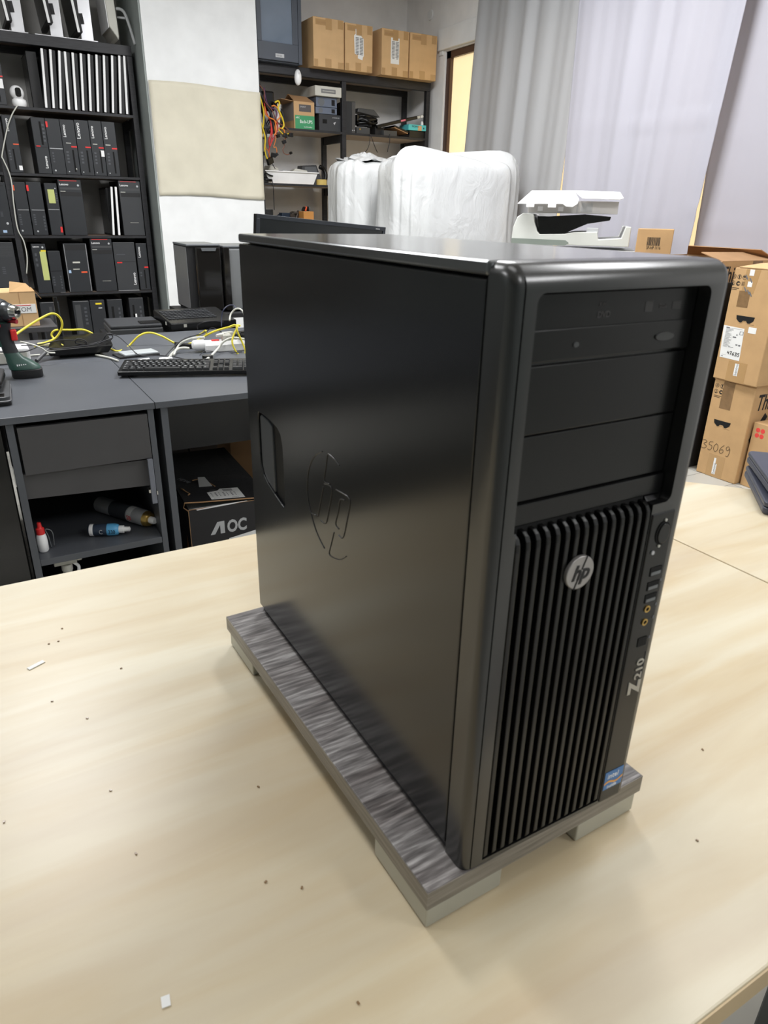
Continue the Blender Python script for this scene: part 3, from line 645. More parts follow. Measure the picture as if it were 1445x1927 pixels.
b = MB(); b.prism([(.02, .11), (.045, .165), (.06, .10)], .0005, T=Matrix(((0, 0, -1, 0), (1, 0, 0, .03), (0, 1, 0, 0), (0, 0, 0, 1)))); b.build('printed_flame', mat('flame_print', (.30, .12, .03), .5), ab)
# brown carton and dark bag behind it
t = thing('cardboard_box', 'plain brown carton behind the black monitor box under the desk', 'box', (.80, 2.62, 0)); bx('carton', (-.16, 0, 0), (.10, .20, .43), M_cardi, t)
bx('flap', (-.16, 0, .431), (.10, .18, .435), M_card, t)
t = thing('rubbish_bag', 'dark blue black bag beside the black monitor box under the desk', 'bag', (.82, 2.16, 0))
b = MB(); rn = random.Random(5)
b.lathe([(.02, 0), (.11, .01), (.14, .08), (.135, .2), (.12, .33), (.09, .42), (.03, .45)], n=30)
b.v = [p*(1+.06*math.sin(9*p.z*7+6*math.atan2(p.y, p.x))*(1 if p.z > .02 else 0)) for p in b.v]; b.build('bag_body', mat('bag_navy', (.012, .018, .03), .3), t, smooth='all')
b = MB(); b.add([(-.10, -.085, .395), (-.065, -.105, .40), (-.09, -.10, .34)], [(0, 1, 2)]); b.build('paper_corner', M_paper, t, solid=.001)
# ============================================================ ON THE DESKS
def dz(u, v, h=0): return AZ(u, v, DZ+h)
# keyboard: 440 mm wide, raised at the back
kL = dz(222, 712); kR = dz(460, 708)
ang = math.atan2(kR.y-kL.y, kR.x-kL.x)
kb = thing('keyboard', 'full size black keyboard lying on the desk edge beside the tower', 'keyboard', (kL.x, kL.y, DZ+.001), ang)
KW, KD = .442, .148; TI = math.atan2(.012, KD)
TM = Matrix.Translation((0, 0, .006)) @ Matrix.Rotation(TI, 4, 'X')
b = MB(); b.box((0, 0, 0), (KW, KD, .014), T=TM); b.build('keyboard_case', K_plas, kb, .003)
b = MB(); b.box((.01, .01, 0), (.03, .03, .006)); b.box((KW-.03, .01, 0), (KW-.01, .03, .006)); b.box((.01, KD-.03, 0), (.03, KD-.012, .016)); b.box((KW-.03, KD-.03, 0), (KW-.01, KD-.012, .016)); b.build('keyboard_feet', K_mat, kb)
b = MB()
def key(x, y, w_, h_=.0158):
    z0_, z1_ = .0142, .0208; c = .0022
    b.add([(x, y, z0_), (x+w_, y, z0_), (x+w_, y+h_, z0_), (x, y+h_, z0_), (x+c, y+c, z1_), (x+w_-c, y+c, z1_), (x+w_-c, y+h_-c*.6, z1_), (x+c, y+h_-c*.6, z1_)],
          [(4, 5, 6, 7), (0, 1, 5, 4), (1, 2, 6, 5), (2, 3, 7, 6), (3, 0, 4, 7)], T=TM)
P = .0188
rows = [[1.25, 1.25, 1.25, 6.25, 1.25, 1.25, 1.25, 1.25], [1.25]+[1]*11+[2.75], [1.75]+[1]*12+[1.25], [1.5]+[1]*12+[1.5], [1]*13+[2]]
for ri, rw in enumerate(rows):
    x = .012
    for w_ in rw: key(x, .012+ri*P, w_*P-.0024); x += w_*P
x = .012
for k in range(16):
    if k in (1, 5, 9): x += P*.55
    if k < 13: key(x, .012+5*P+.005, P-.0024, .0135); x += P
x2 = .012+15*P+.008
for ri, cols in enumerate(((0, 1, 2), (1,), (), (0, 1, 2), (0, 1, 2))):
    for c_ in cols: key(x2+c_*P, .012+ri*P, P-.0024)
for c_ in range(3): key(x2+c_*P, .012+5*P+.005, P-.0024, .0135)
x3 = x2+3*P+.008
for ri in range(5):
    for c_ in range(4):
        if ri == 0 and c_ == 1: continue
        key(x3+c_*P, .012+ri*P, P*(2 if (ri == 0 and c_ == 0) else 1)-.0024)
kk = b.build('keys', mat('key_black', (.028, .029, .031), .38), kb); kk['kind'] = 'stuff'
b = MB(); rn = random.Random(1)
for ri, rw in enumerate(rows):
    x = .012
    for w_ in rw:
        if w_ < 2: b.box((x+.005, .012+ri*P+.0075, .0209), (x+.0085+rn.random()*.002, .012+ri*P+.0105, .0211), T=TM)
        x += w_*P
kg = b.build('key_legends', M_grey, kb); kg['kind'] = 'stuff'

# cordless drill, upright on its battery foot, chuck pointing at the camera's right
dp = dz(25, 700)
dg = thing('cordless_drill', 'green and black cordless drill standing on the left desk', 'drill', (-.165, 2.235, DZ))
M_dg = mat('drill_green', (.018, .062, .048), .42); M_dk = mat('drill_black', (.016, .018, .021), .5)
def rr(cx, cyy, rx, ry, z, n=24, e=3.2):
    P_ = []
    for k in range(n):
        a = 2*PI*k/n; c, s_ = math.cos(a), math.sin(a)
        P_.append((cx+rx*abs(c)**(2/e)*(1 if c > 0 else -1), cyy+ry*abs(s_)**(2/e)*(1 if s_ > 0 else -1), z))
    return P_
b = MB(); b.loft([rr(.030, -.005, .044, .036, 0), rr(.030, -.005, .046, .038, .004), rr(.030, -.005, .046, .038, .026), rr(.030, -.005, .043, .035, .028)]); b.build('battery', K_mat, dg, smooth=True)
b = MB(); b.loft([rr(.026, -.004, .046, .037, .0285), rr(.024, -.004, .045, .036, .036), rr(.012, 0, .036, .030, .052), rr(.002, 0, .026, .024, .064), rr(-.006, .002, .0225, .021, .080)]); b.build('battery_housing', M_dg, dg, smooth=True)
b = MB(); b.loft([rr(-.006, .002, .0225, .021, .080), rr(-.010, .004, .021, .020, .100), rr(-.014, .006, .0215, .020, .125), rr(-.016, .008, .022, .022, .150), rr(-.016, .010, .026, .030, .172)]); b.build('handle', M_dk, dg, smooth=True)
b = MB(); b.loft([rr(-.024, .010, .020, .022, .10), rr(-.030, .012, .018, .021, .15), rr(-.030, .014, .030, .034, .175)]); b.build('handle_shell', M_dg, dg, smooth=True)
HZ = .205
ca = Vector((.80, -.60, 0)).normalized()
cb = Vector((-.022, .020, HZ))
b = MB(); b.lathe([(.010, -.105), (.034, -.095), (.040, -.06), (.040, .0), (.036, .02)], p=cb, axis=ca, n=32); b.build('motor_housing', M_dg, dg, smooth=True)
b = MB(); b.lathe([(.038, -.012), (.040, -.006), (.040, .010), (.037, .022), (.033, .028)], p=cb, axis=ca, n=32); b.build('gear_collar', M_dk, dg, smooth=True)
b = MB(); b.lathe([(.031, .026), (.030, .034), (.024, .048), (.0215, .050)], p=cb, axis=ca, n=32); b.build('chuck_sleeve', mat('gunmetal', (.08, .085, .09), .3, .7), dg, smooth=True)
b = MB(); b.lathe([(.0215, .048), (.0215, .060), (.018, .068), (.014, .068), (.012, .060), (.007, .058), (.001, .056)], p=cb, axis=ca, n=32); b.build('chuck', M_chrome, dg, smooth=True)
b = MB(); b.lathe([(.0055, .060), (.0055, .0685), (.0045, .0685), (.001, .066)], p=cb, axis=ca, n=6); b.build('chuck_jaws', K_void, dg)
b = MB(); b.box((.002, -.022, .118), (.020, -.003, .152)); b.build('trigger', M_red, dg, .004)
b = MB(); b.cyl((-.030, -.014, .168), (-.028, -.030, .168), .007, n=16); b.cyl((.004, .004, .178), (.026, -.016, .176), .007, n=12); b.build('direction_switch', mat('dark_red_plastic', (.35, .02, .03), .4), dg)
b = MB(); 
for k in range(5): b.box((.002+k*.006, -.0365+k*.0003, .040), (.0055+k*.006, -.0345, .046))
b.build('battery_print', M_white, dg)

# notebook stack at the left frame edge
nb = thing('laptop', 'black laptop lying closed on top of the silver edged one, at the left frame edge', 'laptop', (-.36, 1.93, DZ+.034), R(-6))
b = MB(); b.prism(rrect(-.14, 0, .14, .20, .02), .012); b.build('laptop_base', K_plas, nb, .003)
b = MB(); b.prism(rrect(-.14, 0, .14, .20, .02), .010, T=Matrix.Translation((0, 0, .0125))); b.build('laptop_lid', K_mat, nb, .004)
nb = thing('laptop', 'grey laptop with silver edge under the black one, at the left frame edge', 'laptop', (-.355, 1.86, DZ), R(-3))
b = MB(); b.prism(rrect(-.15, 0, .15, .23, .014), .012); b.build('laptop_base', K_plas, nb, .002)
b = MB(); b.prism(rrect(-.1505, -.0005, .1505, .2305, .0145), .003, T=Matrix.Translation((0, 0, .0122))); b.build('silver_edge', M_silver, nb, .001)
b = MB(); b.prism(rrect(-.149, .001, .149, .229, .014), .010, T=Matrix.Translation((0, 0, .0155))); b.build('laptop_lid', K_grey, nb, .002)
bx('touch_buttons', (.06, .004, .0257), (.135, .045, .0262), K_gloss, nb)

# black dock / router, tilted on its stand, with a stub aerial
rt = thing('network_router', 'flat black network router on the rear desk, left of the drive', 'router', (.075, 2.56, DZ+.0))
b = MB(); 
r0 = [(-.115, -.075, .012), (.085, -.075, .012), (.085, .085, .030), (-.085, .085, .030)]
r1 = [(-.125, -.080, .034), (.105, -.080, .040), (.115, .090, .062), (-.085, .090, .058)]
b.add(r0+r1, [(0, 3, 2, 1), (4, 5, 6, 7), (0, 1, 5, 4), (1, 2, 6, 5), (2, 3, 7, 6), (3, 0, 4, 7)]); b.build('case', K_plas, rt, .003)
b = MB(); b.box((-.08, -.05, 0), (.06, .06, .016)); b.build('base', K_void, rt, .003)
b = MB(); b.cyl((-.165, -.115, .008), (-.115, -.055, .036), .007, n=16); b.build('aerial', K_grey, rt, .001)
b = MB(); b.box((-.060, .088, .03), (-.047, .098, .20)); b.build('aerial', K_plas, rt, .002)
# bare drive
p = dz(345, 668)
hd = thing('bare_drive', 'bare silver topped disk drive lying on the rear desk', 'disk drive', (dz(226, 676).x, dz(226, 676).y, DZ), R(8))
b = MB(); b.box((0, 0, 0), (.150, .085, .006)); b.build('circuit_board', K_mat, hd); b = MB(); b.box((.020, .006, .0062), (.148, .080, .014)); b.build('drive_cover', mat('drive_cover_pale', (.62, .66, .68), .3, .3), hd, .002)
# black round puck
p = dz(392, 676)
pk = MB(); pk.lathe([(.017, 0), (.020, .002), (.020, .012), (.018, .015), (.001, .015)], n=28); o = pk.build('puck', K_plas, smooth=True); o.location = dz(391, 676, 0); tag(o, 'small round black puck behind the keyboard', 'puck')
# black wedge adaptor
o = MB().add([(0, 0, 0), (.10, 0, 0), (.10, .03, 0), (0, .03, 0), (0, .004, .028), (.10, .004, .012), (.10, .026, .012), (0, .026, .028)], [(0, 3, 2, 1), (4, 5, 6, 7), (0, 1, 5, 4), (1, 2, 6, 5), (2, 3, 7, 6), (3, 0, 4, 7)]).build('power_adapter', K_plas, bevel=.003)
o.location = (.415, 2.50, DZ); tag(o, 'black wedge shaped power adapter left of the white power strip', 'power adapter')
# power strip
psd = thing('power_strip', 'white power strip with a red switch, among cables on the rear desk', 'power strip', (.46, 2.43, DZ), R(-4))
b = MB(); T_ = Matrix(((0, 0, 1, .045), (1, 0, 0, 0), (0, 1, 0, 0), (0, 0, 0, 1)))
b.prism([(-.030, 0), (.030, 0), (.031, .026), (.022, .040), (-.022, .040), (-.031, .026)], .36, T=T_); b.build('strip_body', M_white, psd, .004, 3)
b = MB(); b.lathe([(.012, 0), (.018, .004), (.021, .020), (.022, .046)], p=(0, 0, .026), axis=(1, 0, 0), n=20); b.build('strain_relief', M_white, psd, smooth=True)
b = MB(); b.box((.075, -.012, .040), (.105, .004, .044)); b.build('switch', M_red, psd, .001)
b = MB(); b.box((.13, -.0315, .0255), (.400, -.0308, .0265)); b.build('case_seam', M_grey, psd)
def plug(name, label, loc, rz, m):
    t = thing(name, label, 'plug', loc, rz)
    b = MB(); b.lathe([(.019, 0), (.021, .004), (.021, .018), (.016, .026)], n=18); b.box((-.012, -.012, .012), (.03, .012, .030)); b.build('plug_body', m, t, .002, smooth=False)
    b = MB(); b.lathe([(.009, 0), (.007, .016), (.0055, .03)], p=(-.012, 0, .020), axis=(-1, 0, 0), n=14); b.build('cable_sleeve', m, t, smooth=True); return t
def sw_(x, z): return (.46+x*math.cos(R(-4)), 2.43+x*math.sin(R(-4)), DZ+z)
plug('mains_plug', 'ivory mains plug with ribbed sleeve in the power strip', sw_(.135, .0405), R(10), M_cream)
plug('mains_plug', 'black mains plug in the power strip, beside the white adapter', sw_(.20, .0405), R(30), K_plas)
# white adapter block standing on the strip
wa = thing('power_adapter', 'white block adapter standing on the power strip', 'power adapter', sw_(.262, .0405), R(-4))
b = MB(); b.box((-.034, -.024, 0), (.034, .024, .105)); b.build('adapter_body', M_white, wa, .005, 3); b = MB(); b.cyl((0, 0, .105), (0, 0, .109), .016, n=20); b.build('socket', M_grey, wa)
o = MB().box((-.016, -.014, 0), (.016, .014, .035)).build('plug', K_plas, None, .003); o.location = sw_(.272, .150); tag(o, 'black plug on top of the white block adapter', 'plug')
t = thing('cable_tag', 'crumpled white paper tag on the cable above the block adapter', 'tag', sw_(.29, .165))
b = MB(); b.add([(-.02, 0, .045), (.01, -.01, .050), (.030, 0, .035), (.034, -.012, -.02), (.018, .004, -.045), (.002, -.014, .01)], [(0, 1, 5), (1, 2, 3, 5), (5, 3, 4)]); b.build('tag_paper', M_paper, t, solid=.001)

# cables; points follow the desk top or arc above it
def cable(label, pts, r, m, name='cable', cat='cable', group=None):
    o = MB().tube(pts, r, 8).build(name, m, smooth='all'); tag(o, label, cat, group); return o
def Y_(u, v, y): return AY(u, v, y)
cable('yellow network cable arching over the rear desk to the power strip',
      [Y_(-12, 655, 2.36), Y_(12, 642, 2.42), Y_(40, 622, 2.5), Y_(75, 600, 2.55), Y_(98, 590, 2.57), Y_(112, 597, 2.58), Y_(117, 612, 2.58), Y_(110, 630, 2.58), Y_(98, 640, 2.57), Y_(70, 650, 2.5), Y_(66, 652, 2.5)],
      .0040, M_wire_y)
cable('yellow network cable snaking low across both rear desks',
      [Y_(119, 652, 2.53)+Vector((0, 0, .002)), Y_(104, 640, 2.62), Y_(97, 630, 2.64), Y_(103, 622, 2.64), Y_(115, 621, 2.66), Y_(135, 621, 2.66), Y_(158, 621, 2.66), Y_(178, 631, 2.66), Y_(198, 650, 2.68), Y_(220, 661, 2.56), Y_(240, 653, 2.66), Y_(262, 632, 2.66), Y_(282, 626, 2.66), Y_(305, 633, 2.62), Y_(330, 646, 2.60), Y_(352, 648, 2.56), Y_(372, 640, 2.55), Y_(400, 625, 2.5), Y_(425, 617, 2.47), Y_(447, 612, 2.40), Y_(452, 614, 2.39)],
      .0040, M_wire_y)
cable('yellow network cable looping down in front of the white block adapter',
      [Y_(448, 613, 2.36), Y_(440, 630, 2.35), Y_(437, 645, 2.34), Y_(445, 663, 2.33), Y_(455, 671, 2.33), Y_(462, 662, 2.33), Y_(456, 645, 2.345), Y_(447, 625, 2.35), Y_(443, 612, 2.36), Y_(430, 616, 2.365)], .0036, M_wire_y)
cable('yellow network cable end with a clear plug behind the power strip',
      [Y_(370, 632, 2.72), Y_(380, 627, 2.7), Y_(387, 622, 2.66), Y_(388, 630, 2.66)], .0036, M_wire_y)
wb = DZ+.004
cable('thick ivory cable lying behind the keyboard, ending at the power strip',
      [dz(318, 689, .006), dz(335, 683, .006), dz(352, 681, .006), dz(362, 682, .006), dz(375, 683, .008), dz(392, 674, .008), Y_(410, 656, 2.36), Y_(422, 642, 2.37), Y_(440, 636, 2.37), Y_(470, 640, 2.36)], .0045, M_wire_w)
cable('thick ivory cable curving from the strip\'s end down to the desk',
      [Y_(356, 656, 2.43), Y_(345, 655, 2.43), Y_(333, 658, 2.43), Y_(322, 668, 2.40), dz(316, 676, .006), dz(300, 683, .006)], .0055, M_wire_w)
cable('thin ivory cable from the ribbed mains plug over the strip\'s end',
      [Y_(385, 635, 2.42), Y_(365, 636, 2.44), Y_(345, 643, 2.46), Y_(334, 653, 2.46), dz(327, 668, .006)], .004, M_wire_w)
cable('ivory cable lying on the rear desk in front of the router',
      [dz(52, 670, .005), dz(70, 668, .005), dz(95, 667, .005), dz(112, 664, .006)], .0035, M_wire_w)
cable('ivory cable coming out from under the router',
      [dz(180, 668, .006), dz(195, 671, .005), dz(208, 674, .005), dz(222, 679, .005)], .004, M_wire_w)
cable('thin ivory cable crossing behind the drill to the router stub aerial',
      [Y_(38, 643, 2.44), Y_(60, 648, 2.42), Y_(78, 655, 2.40), Y_(90, 663, 2.40), Y_(103, 664, 2.42)], .0028, M_wire_w)
cable('thin black cable running from the drill over the router',
      [Y_(-8, 662, 2.40), Y_(45, 662, 2.40), Y_(75, 652, 2.44), Y_(100, 656, 2.44), Y_(125, 655, 2.46), Y_(150, 652, 2.47), Y_(178, 648, 2.48), Y_(200, 640, 2.50), Y_(212, 636, 2.50)], .0020, M_wire_k)
cable('thin black cable looping above the router and across to the keyboard',
      [Y_(40, 650, 2.46), Y_(75, 648, 2.5), Y_(115, 640, 2.52), Y_(152, 642, 2.52), Y_(163, 646, 2.52), Y_(158, 640, 2.52), Y_(145, 638, 2.52), Y_(143, 646, 2.52), Y_(165, 648, 2.52), Y_(190, 642, 2.52), Y_(198, 632, 2.52), Y_(206, 627, 2.52), Y_(212, 634, 2.52), Y_(206, 641, 2.52), Y_(198, 638, 2.52), Y_(203, 628, 2.52), Y_(222, 633, 2.50), Y_(240, 648, 2.46), dz(262, 668, .01), dz(300, 669, .01), dz(330, 672, .008), dz(358, 679, .02)], .0019, M_wire_k)
cable('thin black cable rising from the strip to the black laptop',
      [dz(312, 669, .01), Y_(330, 650, 2.45), Y_(350, 636, 2.55), Y_(385, 626, 2.62), Y_(398, 617, 2.60), Y_(412, 622, 2.56), Y_(430, 633, 2.50), Y_(450, 642, 2.46), Y_(470, 655, 2.44)], .0020, M_wire_k)
cable('thin dark cable bent over the white block adapter',
      [Y_(372, 620, 2.62), Y_(372, 612, 2.62), Y_(385, 606, 2.6), Y_(405, 604, 2.58), Y_(420, 606, 2.52)], .0019, M_wire_k)
cable('dark blue cable rising in an arch left of the block adapter',
      [Y_(417, 615, 2.50), Y_(417, 598, 2.52), Y_(420, 584, 2.52), Y_(430, 575, 2.52), Y_(440, 575, 2.5), Y_(444, 581, 2.48)], .0024, mat('dark_blue_cable', (.03, .035, .07), .35))
cable('white cable bent over the top of the block adapter',
      [Y_(432, 603, 2.44), Y_(434, 592, 2.46), Y_(441, 583, 2.46), Y_(450, 581, 2.44), Y_(458, 588, 2.42), Y_(461, 606, 2.40)], .0035, M_wire_w)
cable('thin black cable hugging the front of the power strip',
      [dz(376, 668, .004), Y_(385, 661, 2.385), Y_(400, 661, 2.38), Y_(430, 664, 2.37), dz(455, 662, .02)], .0016, M_wire_k)
# cream tape / folded leaflets on the rear desk
o = MB().prism([(-.035, -.02), (.035, -.012), (.04, .018), (.005, .026), (-.03, .018)], .012).build('foil_packet', mat('cream_foil', (.62, .56, .33), .4), None, .004); o.location = dz(86, 645, .012)+Vector((0, 0, -.012)); tag(o, 'cream yellow foil packet among the cables on the rear desk', 'packet')
wbx = thing('adapter_box', 'white plastic box behind the drill on the rear desk', 'box', (-.22, 2.46, DZ))
bx('box_shell', (-.16, 0, 0), (.115, .10, .052), M_white, wbx, .005); bx('front_plate', (-.15, -.004, .004), (.105, 0, .040), M_cream, wbx, .001)
b = MB()
for pth in ([(318-6, 683), (300, 690)],): pass
o = MB().prism([(0, 0), (.05, .01), (.055, .028), (.01, .02)], .010).build('mains_plug', M_white, None, .003); o.location = dz(256, 683); tag(o, 'flat white plug lying at the cable end behind the keyboard', 'plug')
o = MB().prism([(0, 0), (.05, .006), (.052, .024), (.004, .02)], .012).build('cable_joint', M_white, None, .003); o.location = dz(300, 681); tag(o, 'white in-line cable joint lying behind the keyboard', 'cable joint')

# ---- things on the low cabinet behind
CZ = .7255
sn = thing('document_scanner', 'flat black document scanner behind the desk, left of the black laptop', 'scanner', (.365, 3.03, CZ), R(-3))
b = MB(); b.box((-.105, 0, 0), (.125, .26, .030)); b.build('scanner_base', K_grey, sn, .005); b = MB(); b.box((-.102, .003, .0305), (.122, .257, .046)); b.build('scanner_lid', K_unit2, sn, .005)
b = MB(); b.box((.03, .02, .0462), (.120, .10, .050)); b.build('lid_ridge', K_plas, sn, .002)
lp = thing('black_terminal', 'thick black wedge terminal with keys, behind the desk below the glossy tower', 'terminal', (.665, 2.99, CZ), R(3))
b = MB(); pr = [(0, 0), (0, .050), (.27, .080), (.27, 0)]
vs = [(-.150, y, z) for y, z in pr]+[(.165, y, z) for y, z in pr]; b.add(vs, [(0, 1, 2, 3), (7, 6, 5, 4), (0, 4, 5, 1), (1, 5, 6, 2), (2, 6, 7, 3), (3, 7, 4, 0)]); b.build('body', K_plas, lp, .004)
b = MB(); 
for j in range(6):
    for i in range(13): yy = .07+j*.028; b.box((-.135+i*.018, yy, .0505+.111*yy), (-.121+i*.018, yy+.022, .0540+.111*yy))
b.build('keys', K_unit2, lp)
b = MB(); b.box((-.090, -.001, .030), (-.076, .0, .044)); b.box((-.1515, .06, .035), (-.1505, .075, .050)); b.build('sticker', M_cream, lp)
# glossy mid tower (seen at its front corner) and the grey steel case beside it
gt = thing('tower_computer', 'black tower with glossy front, standing against the white pillar', 'computer', (.915, 3.66, CZ), R(-1))
b = MB(); b.box((-.115, .015, .012), (.062, .31, .345)); b.build('case', K_mat, gt, .003)
b = MB(); b.prism([(-.070, -.012), (.060, -.012), (.064, -.006), (.064, .014), (-.075, .014), (-.075, -.006)], .325, T=Matrix.Translation((0, 0, .014))); b.build('glossy_front', K_gloss, gt, .003)
b = MB(); b.add([(-.117, .02, .020), (-.117, .30, .020), (-.117, .30, .34), (-.117, .02, .34)], [(0, 1, 2, 3)]); b.build('side_cover', M_silver, gt, solid=.002)
b = MB(); b.box((-.118, .005, .345), (.066, .31, .356)); b.build('top_plate', M_steel, gt, .003)
b = MB(); b.prism([(-.045, 0), (.04, 0), (.034, -.016), (-.039, -.016)], .004, T=to_xz(-.0115)@Matrix.Translation((0, .338, 0))); b.build('front_notch', M_steel, gt)
b = MB(); b.cyl((.00, -.0125, .30), (.00, -.0135, .30), .006, n=16); b.build('power_button', K_plas, gt)
for x in (-.1, .05): bx('case_foot', (x-.012, .04, 0), (x+.012, .28, .012), K_mat, gt)
gs = thing('tower_computer', 'grey steel case with black front, right of the glossy tower', 'computer', (1.105, 3.64, CZ), R(2))
b = MB(); b.box((-.095, .03, .012), (.12, .33, .338)); b.build('case', M_steel, gs, .004)
b = MB(); b.prism([(-.115, .0), (-.085, -.01), (-.085, .03), (-.115, .03)], .33, T=Matrix.Translation((0, 0, .010))); b.build('front_edge', K_gloss, gs, .003)
b = MB(); b.box((-.082, .002, .012), (.12, .0295, .33)); b.build('front_panel', mat('front_grey', (.20, .21, .215), .4, .3), gs, .003)
b = MB(); b.box((-.11, .02, .3385), (.122, .33, .348)); b.build('top_plate', M_steel, gs, .003)
text('case_lettering', 'ΔIR', .012, M_white, gs, (.04, .0005, .035), FRONT)
for x in (-.08, .09): bx('case_foot', (x-.012, .05, 0), (x+.012, .30, .012), K_mat, gs)
# monitor behind the tower computer, tilted clockwise
ml = AY(485, 402, 2.55); mr = AY(728, 428, 2.55)
mw = (mr-ml).length
mo = thing('monitor', 'black monitor leaning slightly behind the tower computer', 'monitor', ((ml.x+mr.x)/2, 2.62, DZ))
ph = math.atan2(mr.z-ml.z, mr.x-ml.x)
MT = Matrix.Translation(((ml.x+mr.x)/2-mo.location.x, -.055, (ml.z+mr.z)/2-DZ)) @ Matrix.Rotation(-ph, 4, 'Y')
hw = mw/2
b = MB(); b.box((-hw, 0, -.355), (hw, .035, 0), T=MT); b.build('monitor_case', K_plas, mo, .003)
b = MB(); b.box((-hw, -.006, -.016), (hw, -.0002, 0), T=MT); b.box((-hw, -.006, -.355), (hw, -.0002, -.335), T=MT); b.box((-hw, -.006, -.335), (-hw+.014, -.0002, -.016), T=MT); b.box((hw-.014, -.006, -.335), (hw, -.0002, -.016), T=MT); b.build('bezel', mat('bezel_blue_black', (.03, .035, .045), .3), mo, .001)
b = MB(); b.box((-hw+.014, -.002, -.335), (hw-.014, -.0002, -.016), T=MT); b.build('screen', M_lcd, mo)
b = MB(); b.box((-.03, .036, .02), (.03, .06, .30)); b.build('stand_neck', K_plas, mo, .003)
b = MB(); b.prism(rrect(-.12, -.09, .12, .11, .03), .014); b.build('stand_base', K_plas, mo, .002)
b = MB(); b.box((hw-.05, -.0065, -.012), (hw-.03, -.0062, -.008), T=MT); b.build('model_print', M_grey, mo)
# ============================================================ RACKS (black stained timber, raw board shelves)
RY0, RY1 = 5.60, 6.03
SZS = [2.294, 1.866, 1.459, 1.055, .655, .24]      # top faces of the shelves
def rack(label, x0, x1, mids, board, shelves):
    t = thing('shelving_rack', label, 'rack', ((x0+x1)/2, RY0, 0)); ox = (x0+x1)/2
    PWD = .037
    for x in [x0]+mids+[x1-PWD]:
        for y in (0.0, RY1-RY0-.045):
            bx('post', (x-ox, y+.002, 0), (x+PWD-ox, y+.045, SZS[0]-.0625), M_rack, t, .002)
        for z in shelves: bx('cross_rail', (x+.006-ox, .046, z-.075), (x+PWD-.006-ox, RY1-RY0-.046, z-.0155), M_rack, t, .002)
    bx('front_beam', (x0-ox, 0, SZS[0]-.062), (x1-ox, .045, SZS[0]), M_rack, t, .002)
    bx('rear_beam', (x0-ox, RY1-RY0-.045, SZS[0]-.062), (x1-ox, RY1-RY0, SZS[0]), M_rack, t, .002)
    bx('shelf_board', (x0-ox, .046, SZS[0]-.020), (x1-ox, RY1-RY0-.046, SZS[0]-.001), board, t)
    xs = sorted([x0]+mids+[x1-PWD])
    for z in shelves:
        for a, c in zip(xs[:-1], xs[1:]):
            sb_ = bx('shelf_board', (a+PWD+.0005-ox, .004, z-.015), (c-.0005-ox, RY1-RY0-.003, z), board, t)
            bx('shelf_edge', (a+PWD+.0005-ox, -.001, z-.0165), (c-.0005-ox, .0038, z+.0002), M_rack, sb_)
    return t
rack('black timber rack at the left, filled with black computers', -3.0, 1.045, [-1.8, -.85, .098], M_board, SZS[1:])
rack('black timber rack at the back right, with cartons and loose parts', 1.955, 3.56, [2.70], M_boardB, SZS[1:])
# grey sheet on the back wall: left rack's shade put into its colour
struct(bx('wall_back_shade', (-3.5, WY-.006, 0), (px0-.013, WY-.001, CEIL), mat('shaded_grey_wall', (.50, .49, .47), .8)))

YF = 5.607
GRP = 'computers shelved on the left rack'
def unit(label, u0, u1, vb, vt, z, feats, depth=.31, m=None, name='desktop_computer', dy=0, group=GRP):
    y = YF+dy
    x0 = AY(u0, vb, y).x; x1 = AY(u1, vb, y).x; h = AY((u0+u1)/2, vt, y).z-z
    x0 += .0012; x1 -= .0012
    t = thing(name, label, 'computer', ((x0+x1)/2, y, z+.0008), group=group); w_ = (x1-x0)/2; m = m or K_unit
    bx('case', (-w_, .012, 0), (w_, depth, h-.002), K_mat, t, .002)
    fr = bx('front_panel', (-w_, 0, .001), (w_, .0118, h-.001), m, t, .0025)
    def q(fx, fz): return (-w_+2*w_*fx, h*fz)
    for f in feats:
        k = f[0]
        if k == 'logo':      # vertical maker lettering: fx, fz(bottom), length
            X, Z = q(f[1], f[2]); text('brand_lettering', f[4] if len(f) > 4 else 'Lenovo', f[3], M_white, t, (X, -.0004, Z), UPW if (len(f) < 6) else (R(90), R(90), 0), offset=.0004)
        elif k == 'hlogo': X, Z = q(f[1], f[2]); text('brand_lettering', f[4], f[3], M_white, t, (X, -.0004, Z), FRONT, offset=.0003)
        else:
            nm, mm = {'tab': ('red_tab', M_red), 'otab': ('red_tab', M_orange), 'slot': ('disc_slot', K_void), 'ports': ('port_group', None), 'line': ('trim_line', M_silver), 'note': ('sticky_note', M_note),
                      'yel': ('sticky_note', M_yel), 'label': ('paper_label', M_white), 'bay': ('drive_bay', K_mat), 'blue': ('processor_sticker', M_lblue), 'btn': ('power_button', M_grey), 'seam': ('panel_seam', K_void),
                      'grille': ('vent_grille', None), 'shine': ('drive_front', K_grey), 'redline': ('red_line', M_red), 'scuff': ('worn_print', M_cream)}[k]
            xa, za = q(f[1], f[3]); xb, zb = q(f[2], f[4])
            if k == 'ports':
                b = MB(); n_ = f[5] if len(f) > 5 else 4
                for i in range(n_):
                    za_ = za+(zb-za)*i/n_; b.box((xa, -.0006, za_), (xb, 0, za_+(zb-za)/n_*.55))
                b.build(nm, mat('port_grey', (.075, .08, .09), .4), t)
            elif k == 'grille':
                b = MB(); n_ = 10
                for i in range(n_): za_ = za+(zb-za)*i/n_; b.box((xa, -.0012, za_), (xb, 0, za_+(zb-za)/n_*.5))
                b.build(nm, K_grey, t)
            elif k == 'btn': b = MB(); b.cyl((xa, -.0015, za), (xa, 0, za), f[5] if len(f) > 5 else .005, n=16); b.build(nm, mm, t)
            else: bx(nm, (xa, -.0014 if k in ('tab', 'otab') else -.0008, za), (xb, 0, zb), mm, t)
    return t
